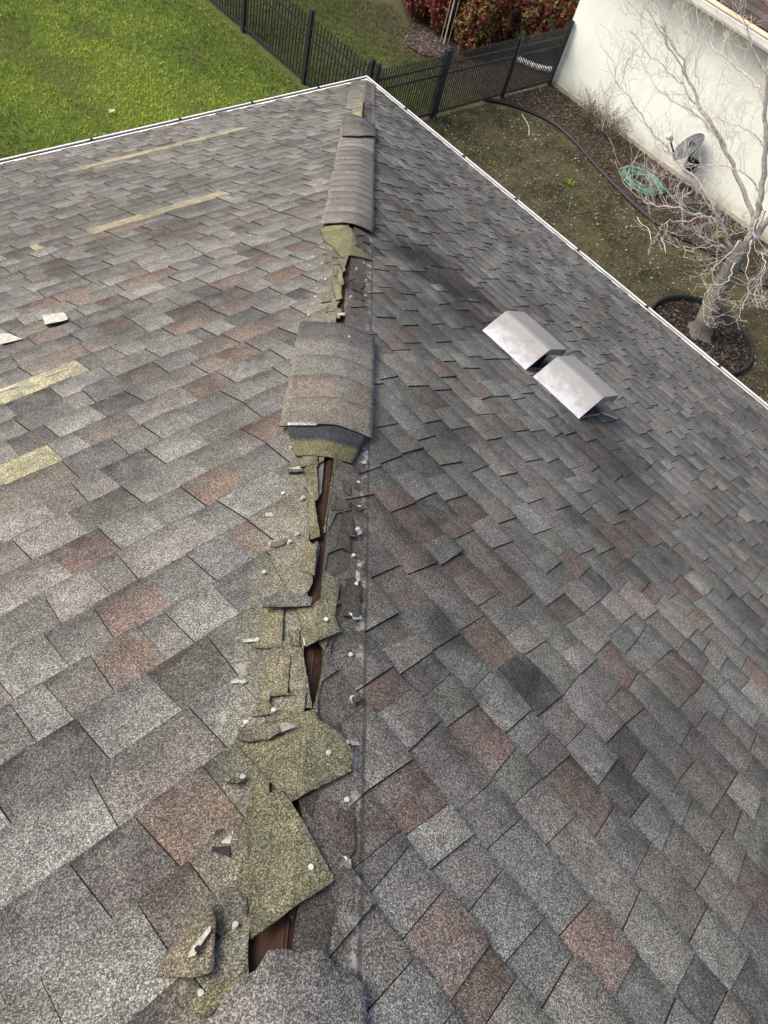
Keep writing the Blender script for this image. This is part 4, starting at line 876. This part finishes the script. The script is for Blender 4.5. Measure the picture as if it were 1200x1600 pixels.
def twig(p, d, length, rad, depth):
    k = 5; P = [Vector(p)]; d = Vector(d).normalized()
    for i in range(k):
        d = (d + Vector((rt.gauss(0,.16), rt.gauss(0,.16), rt.gauss(0,.12) + 0.06))).normalized(); P.append(P[-1] + d*length/k)
    tw.tube(P, [max(0.0016, rad*(1-0.7*i/k)) for i in range(k+1)], 4, cap=False)
    if depth > 0:
        for i in range(1, k+1):
            if rt.random() < 0.75:
                s = Vector((rt.gauss(0,1), rt.gauss(0,1), rt.gauss(0.2,.8))).normalized()
                twig(P[i], d*0.9 + s*0.75, length*rt.uniform(0.35, 0.65), rad*0.55, depth-1)
for P, r in LIMBS:
    c = catmull(P, 5); k = len(c)
    c = [p + Vector((rt.gauss(0,.012), rt.gauss(0,.012), rt.gauss(0,.012))) if 0 < i < k-1 else p for i, p in enumerate(c)]
    m = MB(); m.tube(c, [max(0.003, 0.72*r*(1-0.87*i/(k-1))) for i in range(k)], 8, (0.50,0.46,0.41) if r > 0.03 else (0.60,0.57,0.53)); m.build('branch', M_BARK, tree, smooth=True)
    for i in range(int(k*0.25), k):
        if rt.random() < (0.75 if c[-1].z > -0.6 else 0.5):
            t = (c[min(i+1,k-1)] - c[i-1]).normalized(); s = Vector((rt.gauss(0,1), rt.gauss(0,1), rt.gauss(0.25,.8))).normalized()
            twig(c[i], t*0.8 + s*0.7, rt.uniform(0.25, 0.60), 0.0036, 2 if rt.random() < 0.6 else 1)
tw.build('twigs', M_TWIG, tree, kind='stuff')
print('twig faces', len(tw.f))

# ------------------------------------------------------------------ shrubs, plants and small things behind the fence
def shrub(name, label, cat, centers, nleaf, size, cols, group=None, blossom=None, stems=10, base=None):
    o = thing(name, label, cat, (0,0,0), group)
    r = np.random.default_rng(abs(hash(label)) % 1000 if False else len(label)*7)
    V = []; T = []
    cols = np.array(cols)
    for (cx_, cy_, cz_, rx, ry, rz) in centers:
        n = nleaf//len(centers)
        u = r.normal(0, 1, (n, 3)); u /= np.linalg.norm(u, axis=1)[:, None]; rad = r.uniform(0.35, 1.0, n)**0.5
        lump = np.array([noise.noise((a*2.3+cx_, b*2.3, c*2.3)) for a, b, c in u])
        p = u*(rad*(0.9+0.45*lump))[:, None]*np.array((rx, ry, rz)) + np.array((cx_, cy_, cz_)); p[:, 2] = np.maximum(p[:, 2], GZ+0.03)
        a = r.normal(0, 1, (n, 3)); a /= np.linalg.norm(a, axis=1)[:, None]; b = np.cross(a, r.normal(0, 1, (n, 3))); b /= np.linalg.norm(b, axis=1)[:, None]
        s = size*r.uniform(0.6, 1.4, (n, 1))
        V.append(np.stack([p-a*s*0.5, p+b*s*0.28, p+a*s*0.5, p-b*s*0.28], 1)); ci = np.clip(((lump+0.5)*len(cols) + r.normal(0, 0.9, n)).astype(int), 0, len(cols)-1)
        T.append(np.repeat(cols[ci]*r.uniform(0.65, 1.3, (n, 1)), 4, 0))
    V = np.concatenate(V); T = np.concatenate(T); idx = np.arange(len(V))*4
    link('foliage', raw_mesh('foliage', V.reshape(-1,3), np.stack([idx, idx+1, idx+2, idx+3], 1).ravel(), 4, M_LEAF, T), o, kind='stuff')
    m = MB(); rr = random.Random(len(label))
    for (cx_, cy_, cz_, rx, ry, rz) in centers:
        for i in range(stems):
            a = rr.uniform(0, 6.28); k = rr.uniform(0.2, 0.85)
            m.tube([(cx_+0.05*math.cos(a), cy_+0.05*math.sin(a), GZ), (cx_+0.5*k*rx*math.cos(a), cy_+0.5*k*ry*math.sin(a), (GZ+cz_)/2), (cx_+k*rx*math.cos(a), cy_+k*ry*math.sin(a), cz_+rz*0.4)], [0.012, 0.008, 0.004], 5, cap=False)
    m.build('stems', plain('stem_bark', (0.12,0.085,0.06), 0.9, 0.2), o)
    if blossom:
        m = MB()
        for i in range(blossom[0]):
            cx_, cy_, cz_, rx, ry, rz = blossom[1]; u = Vector((rr.gauss(-0.4,1), rr.gauss(-0.6,1), rr.gauss(0.6,.7))).normalized()
            p = Vector((cx_+u.x*rx, cy_+u.y*ry, cz_+u.z*rz)); s = rr.uniform(0.025, 0.05)
            for j in range(5):
                a = 1.257*j + rr.random(); e1 = Vector((math.cos(a), math.sin(a), 0.35)); e2 = Vector((-math.sin(a), math.cos(a), 0.1))
                m.add([p, p+e1*s*0.6+e2*s*0.45, p+e1*s*1.1, p+e1*s*0.6-e2*s*0.45], [(0,1,2,3)], (0.62*rr.uniform(.7,1.1), 0.07, 0.24))
        m.build('blossom', M_LEAF, o)
    return o
RED = [(0.13,0.028,0.028),(0.22,0.05,0.04),(0.18,0.08,0.04),(0.28,0.08,0.05),(0.10,0.05,0.03)]
YG = [(0.20,0.05,0.04),(0.24,0.09,0.045),(0.26,0.22,0.06),(0.16,0.045,0.035),(0.17,0.15,0.045),(0.22,0.07,0.04)]
GR = [(0.05,0.10,0.02),(0.09,0.17,0.03),(0.17,0.26,0.04),(0.26,0.31,0.06)]
GS = 'shrubs behind the black fence'
shrub('shrub', 'dark red leaved shrub just right of the mulch circle with stakes', 'shrub', [(6.85,4.85,-2.0,0.46,0.45,0.72),(6.75,5.5,-2.1,0.45,0.45,0.65)], 8000, 0.075, RED, GS)
shrub('shrub', 'red and yellow-green shrub with pink blossoms in the middle behind the fence', 'shrub', [(6.95,4.05,-2.25,0.46,0.42,0.55),(7.55,4.15,-2.0,0.60,0.50,0.72)], 14000, 0.078, YG, GS, blossom=(60, (7.85,4.15,-1.70,0.46,0.42,0.46)))
shrub('shrub', 'wide reddish brown shrub between the blossoms and the cream wall', 'shrub', [(8.35,3.75,-2.1,0.68,0.55,0.66),(9.0,3.45,-2.1,0.62,0.55,0.64),(8.4,4.85,-1.8,0.9,0.7,0.85),(7.5,5.2,-1.9,0.6,0.55,0.8)], 20000, 0.082, RED[1:]+[(0.12,0.14,0.04),(0.24,0.15,0.06)], GS)
shrub('shrub', 'bright green shrub at the far corner of the cream wall', 'shrub', [(9.7,4.1,-1.7,0.65,0.65,0.95),(10.5,3.6,-1.6,0.7,0.6,0.95)], 9000, 0.09, GR, GS)
# dry twiggy bush against the wall
bush = thing('dry_bush', 'dry grey twiggy bush growing against the foot of the cream wall', 'bush')
tw = MB(); rt = random.Random(77)
for i in range(70):
    a = rt.uniform(0, 6.28); twig((7.45+0.10*math.cos(a), 0.78+0.22*math.sin(a), GZ), (math.cos(a)*0.7, math.sin(a)*0.9, rt.uniform(0.5, 1.3)), rt.uniform(0.25, 0.55), 0.004, 2)
tw.build('twigs', plain('dry_grey_twig', (0.17,0.145,0.11), 0.9, 0.2, 0, 0.4, 30), bush)
# leaf litter lodged in the bush
m = MB()
for i in range(500):
    p = Vector((7.45+rt.gauss(0,.16), 0.78+rt.gauss(0,.28), GZ+abs(rt.gauss(0.14,.12)))); a = Vector((rt.gauss(0,1), rt.gauss(0,1), rt.gauss(0,1))).normalized()*0.02; b = a.cross(Vector((rt.gauss(0,1), rt.gauss(0,1), rt.gauss(0,1)))).normalized()*0.010
    c = rt.choice(((0.10,0.105,0.05),(0.14,0.115,0.07),(0.08,0.085,0.045))); m.add([p-a, p+b, p+a, p-b], [(0,1,2,3)], c)
m.build('leaves', M_LEAF, bush, kind='stuff')
# weed clumps
for (x, y), lab, n in ((([(5.36, -0.23)])[0], 'small bright green weed in the yard grass', 60), (([(6.98, -2.63)])[0], 'small yellow-green weed in the mulch under the bare tree', 50)):
    m = MB()
    for i in range(n):
        a = rt.uniform(0, 6.28); l = rt.uniform(0.05, 0.13); d = Vector((math.cos(a), math.sin(a), rt.uniform(0.4, 1.2))).normalized(); sdv = Vector((-math.sin(a), math.cos(a), 0))*0.012; p = Vector((x, y, GZ)) + Vector((rt.gauss(0,.04), rt.gauss(0,.04), 0))
        m.add([p, p+d*l*0.5+sdv, p+d*l, p+d*l*0.5-sdv], [(0,1,2,3)], (0.20*rt.uniform(.6,1.2), 0.27*rt.uniform(.7,1.1), 0.03))
    m.build('weed', M_LEAF, label=lab, category='weed')
# mulch circle with stakes and a young stem
m = MB(); n = 28; cc = Vector((6.15,4.45,0))
m.add([(cc.x + 0.50*math.cos(2*math.pi*j/n)*(1+.05*math.sin(j*2.1)), cc.y + 0.50*math.sin(2*math.pi*j/n), GZ+0.014) for j in range(n)] + [(cc.x, cc.y, GZ+0.05)], [(j, (j+1) % n, n) for j in range(n)])
m.build('mulch_circle', plain('grey_brown_mulch', (0.085,0.062,0.058), 0.95, 0.1, 0, 0.5, 24, 0.9, 60, 0.03), kind='structure')
chips('circle_mulch', [(cc.x + 0.5*math.cos(2*math.pi*j/n), cc.y + 0.5*math.sin(2*math.pi*j/n)) for j in range(n)], 1200, 0.045, [(0.10,0.07,0.065),(0.15,0.12,0.11),(0.06,0.042,0.04)], 'grey-brown mulch of the circle behind the fence', 'mulch', z0=GZ+0.03)
yt = thing('staked_sapling', 'young sapling tied between two pale stakes by the mulch circle', 'sapling')
for dx, dy, top in ((0.30,-0.05,0.0),(0.42,-0.16,-0.1)):
    m = MB(); m.tube([(cc.x+dx, cc.y+dy, GZ), (cc.x+dx+0.01, cc.y+dy+0.01, GZ+1.15+top)], 0.011, 6); m.build('stake', plain('pale_stake', (0.26,0.23,0.17), 0.8, 0.2, 0, 0.2, 20), yt)
m = MB(); m.tube([(cc.x+0.36, cc.y-0.10, GZ), (cc.x+0.37, cc.y-0.08, GZ+0.8), (cc.x+0.35, cc.y-0.05, GZ+1.3)], [0.018, 0.014, 0.008], 6); m.build('stem', M_TWIG, yt)
# corrugated downspout hose behind the fence
pp = [(7.71, 3.37), (7.75, 3.17), (7.89, 2.92), (8.04, 2.76), (8.16, 2.7)]; c = catmull([(x, y, GZ+0.08) for x, y in pp], 12)
m = MB(); m.tube(c, [0.062 if i % 2 else 0.050 for i in range(len(c))], 12); m.build('corrugated_pipe', plain('white_corrugated', (0.62,0.62,0.60), 0.5, 0.4), label='white corrugated drain pipe on the ground behind the fence', category='pipe')
# fallen twigs on the yard
for P_, lab in (([(5.84, -1.51), (5.78, -1.72), (5.74, -1.89), (5.53, -2.14)], 'long pale fallen stick on the yard grass below the hose'), ([(5.76, -2.16), (5.67, -2.3), (5.5, -2.47)], 'short pale fallen stick on the yard grass beside the longer one'), ([(6.18, 1.72), (6.06, 1.42), (5.79, 1.13)], 'curved pale stick on the yard grass near the fence')):
    m = MB(); m.tube(catmull([(x + rt.uniform(-.03,.03), y + rt.uniform(-.03,.03), GZ+0.03) for x, y in P_], 4), [0.006]*(4*(len(P_)-1)) + [0.003], 5); m.build('fallen_stick', M_TWIG, label=lab, category='stick')
# a few pale scraps and leaves on the lawn and roof
for (x, y), lab in zip([(-0.99, 4.4), (1.74, 7.38)], ('pale dry leaf on the bright lawn close to the roof edge', 'pale dry leaf on the bright lawn near the top of the picture')):
    m = MB(); m.add([(-.06,-.03,.05),(.05,-.02,.06),(.07,.03,.05),(-.03,.04,.07)], [(0,1,2,3)], (0.5,0.48,0.42)); o = m.build('dry_leaf', M_TONE, label=lab, category='leaf', group='dry leaves on the lawn'); o.location = (x, y, GZ+0.02)
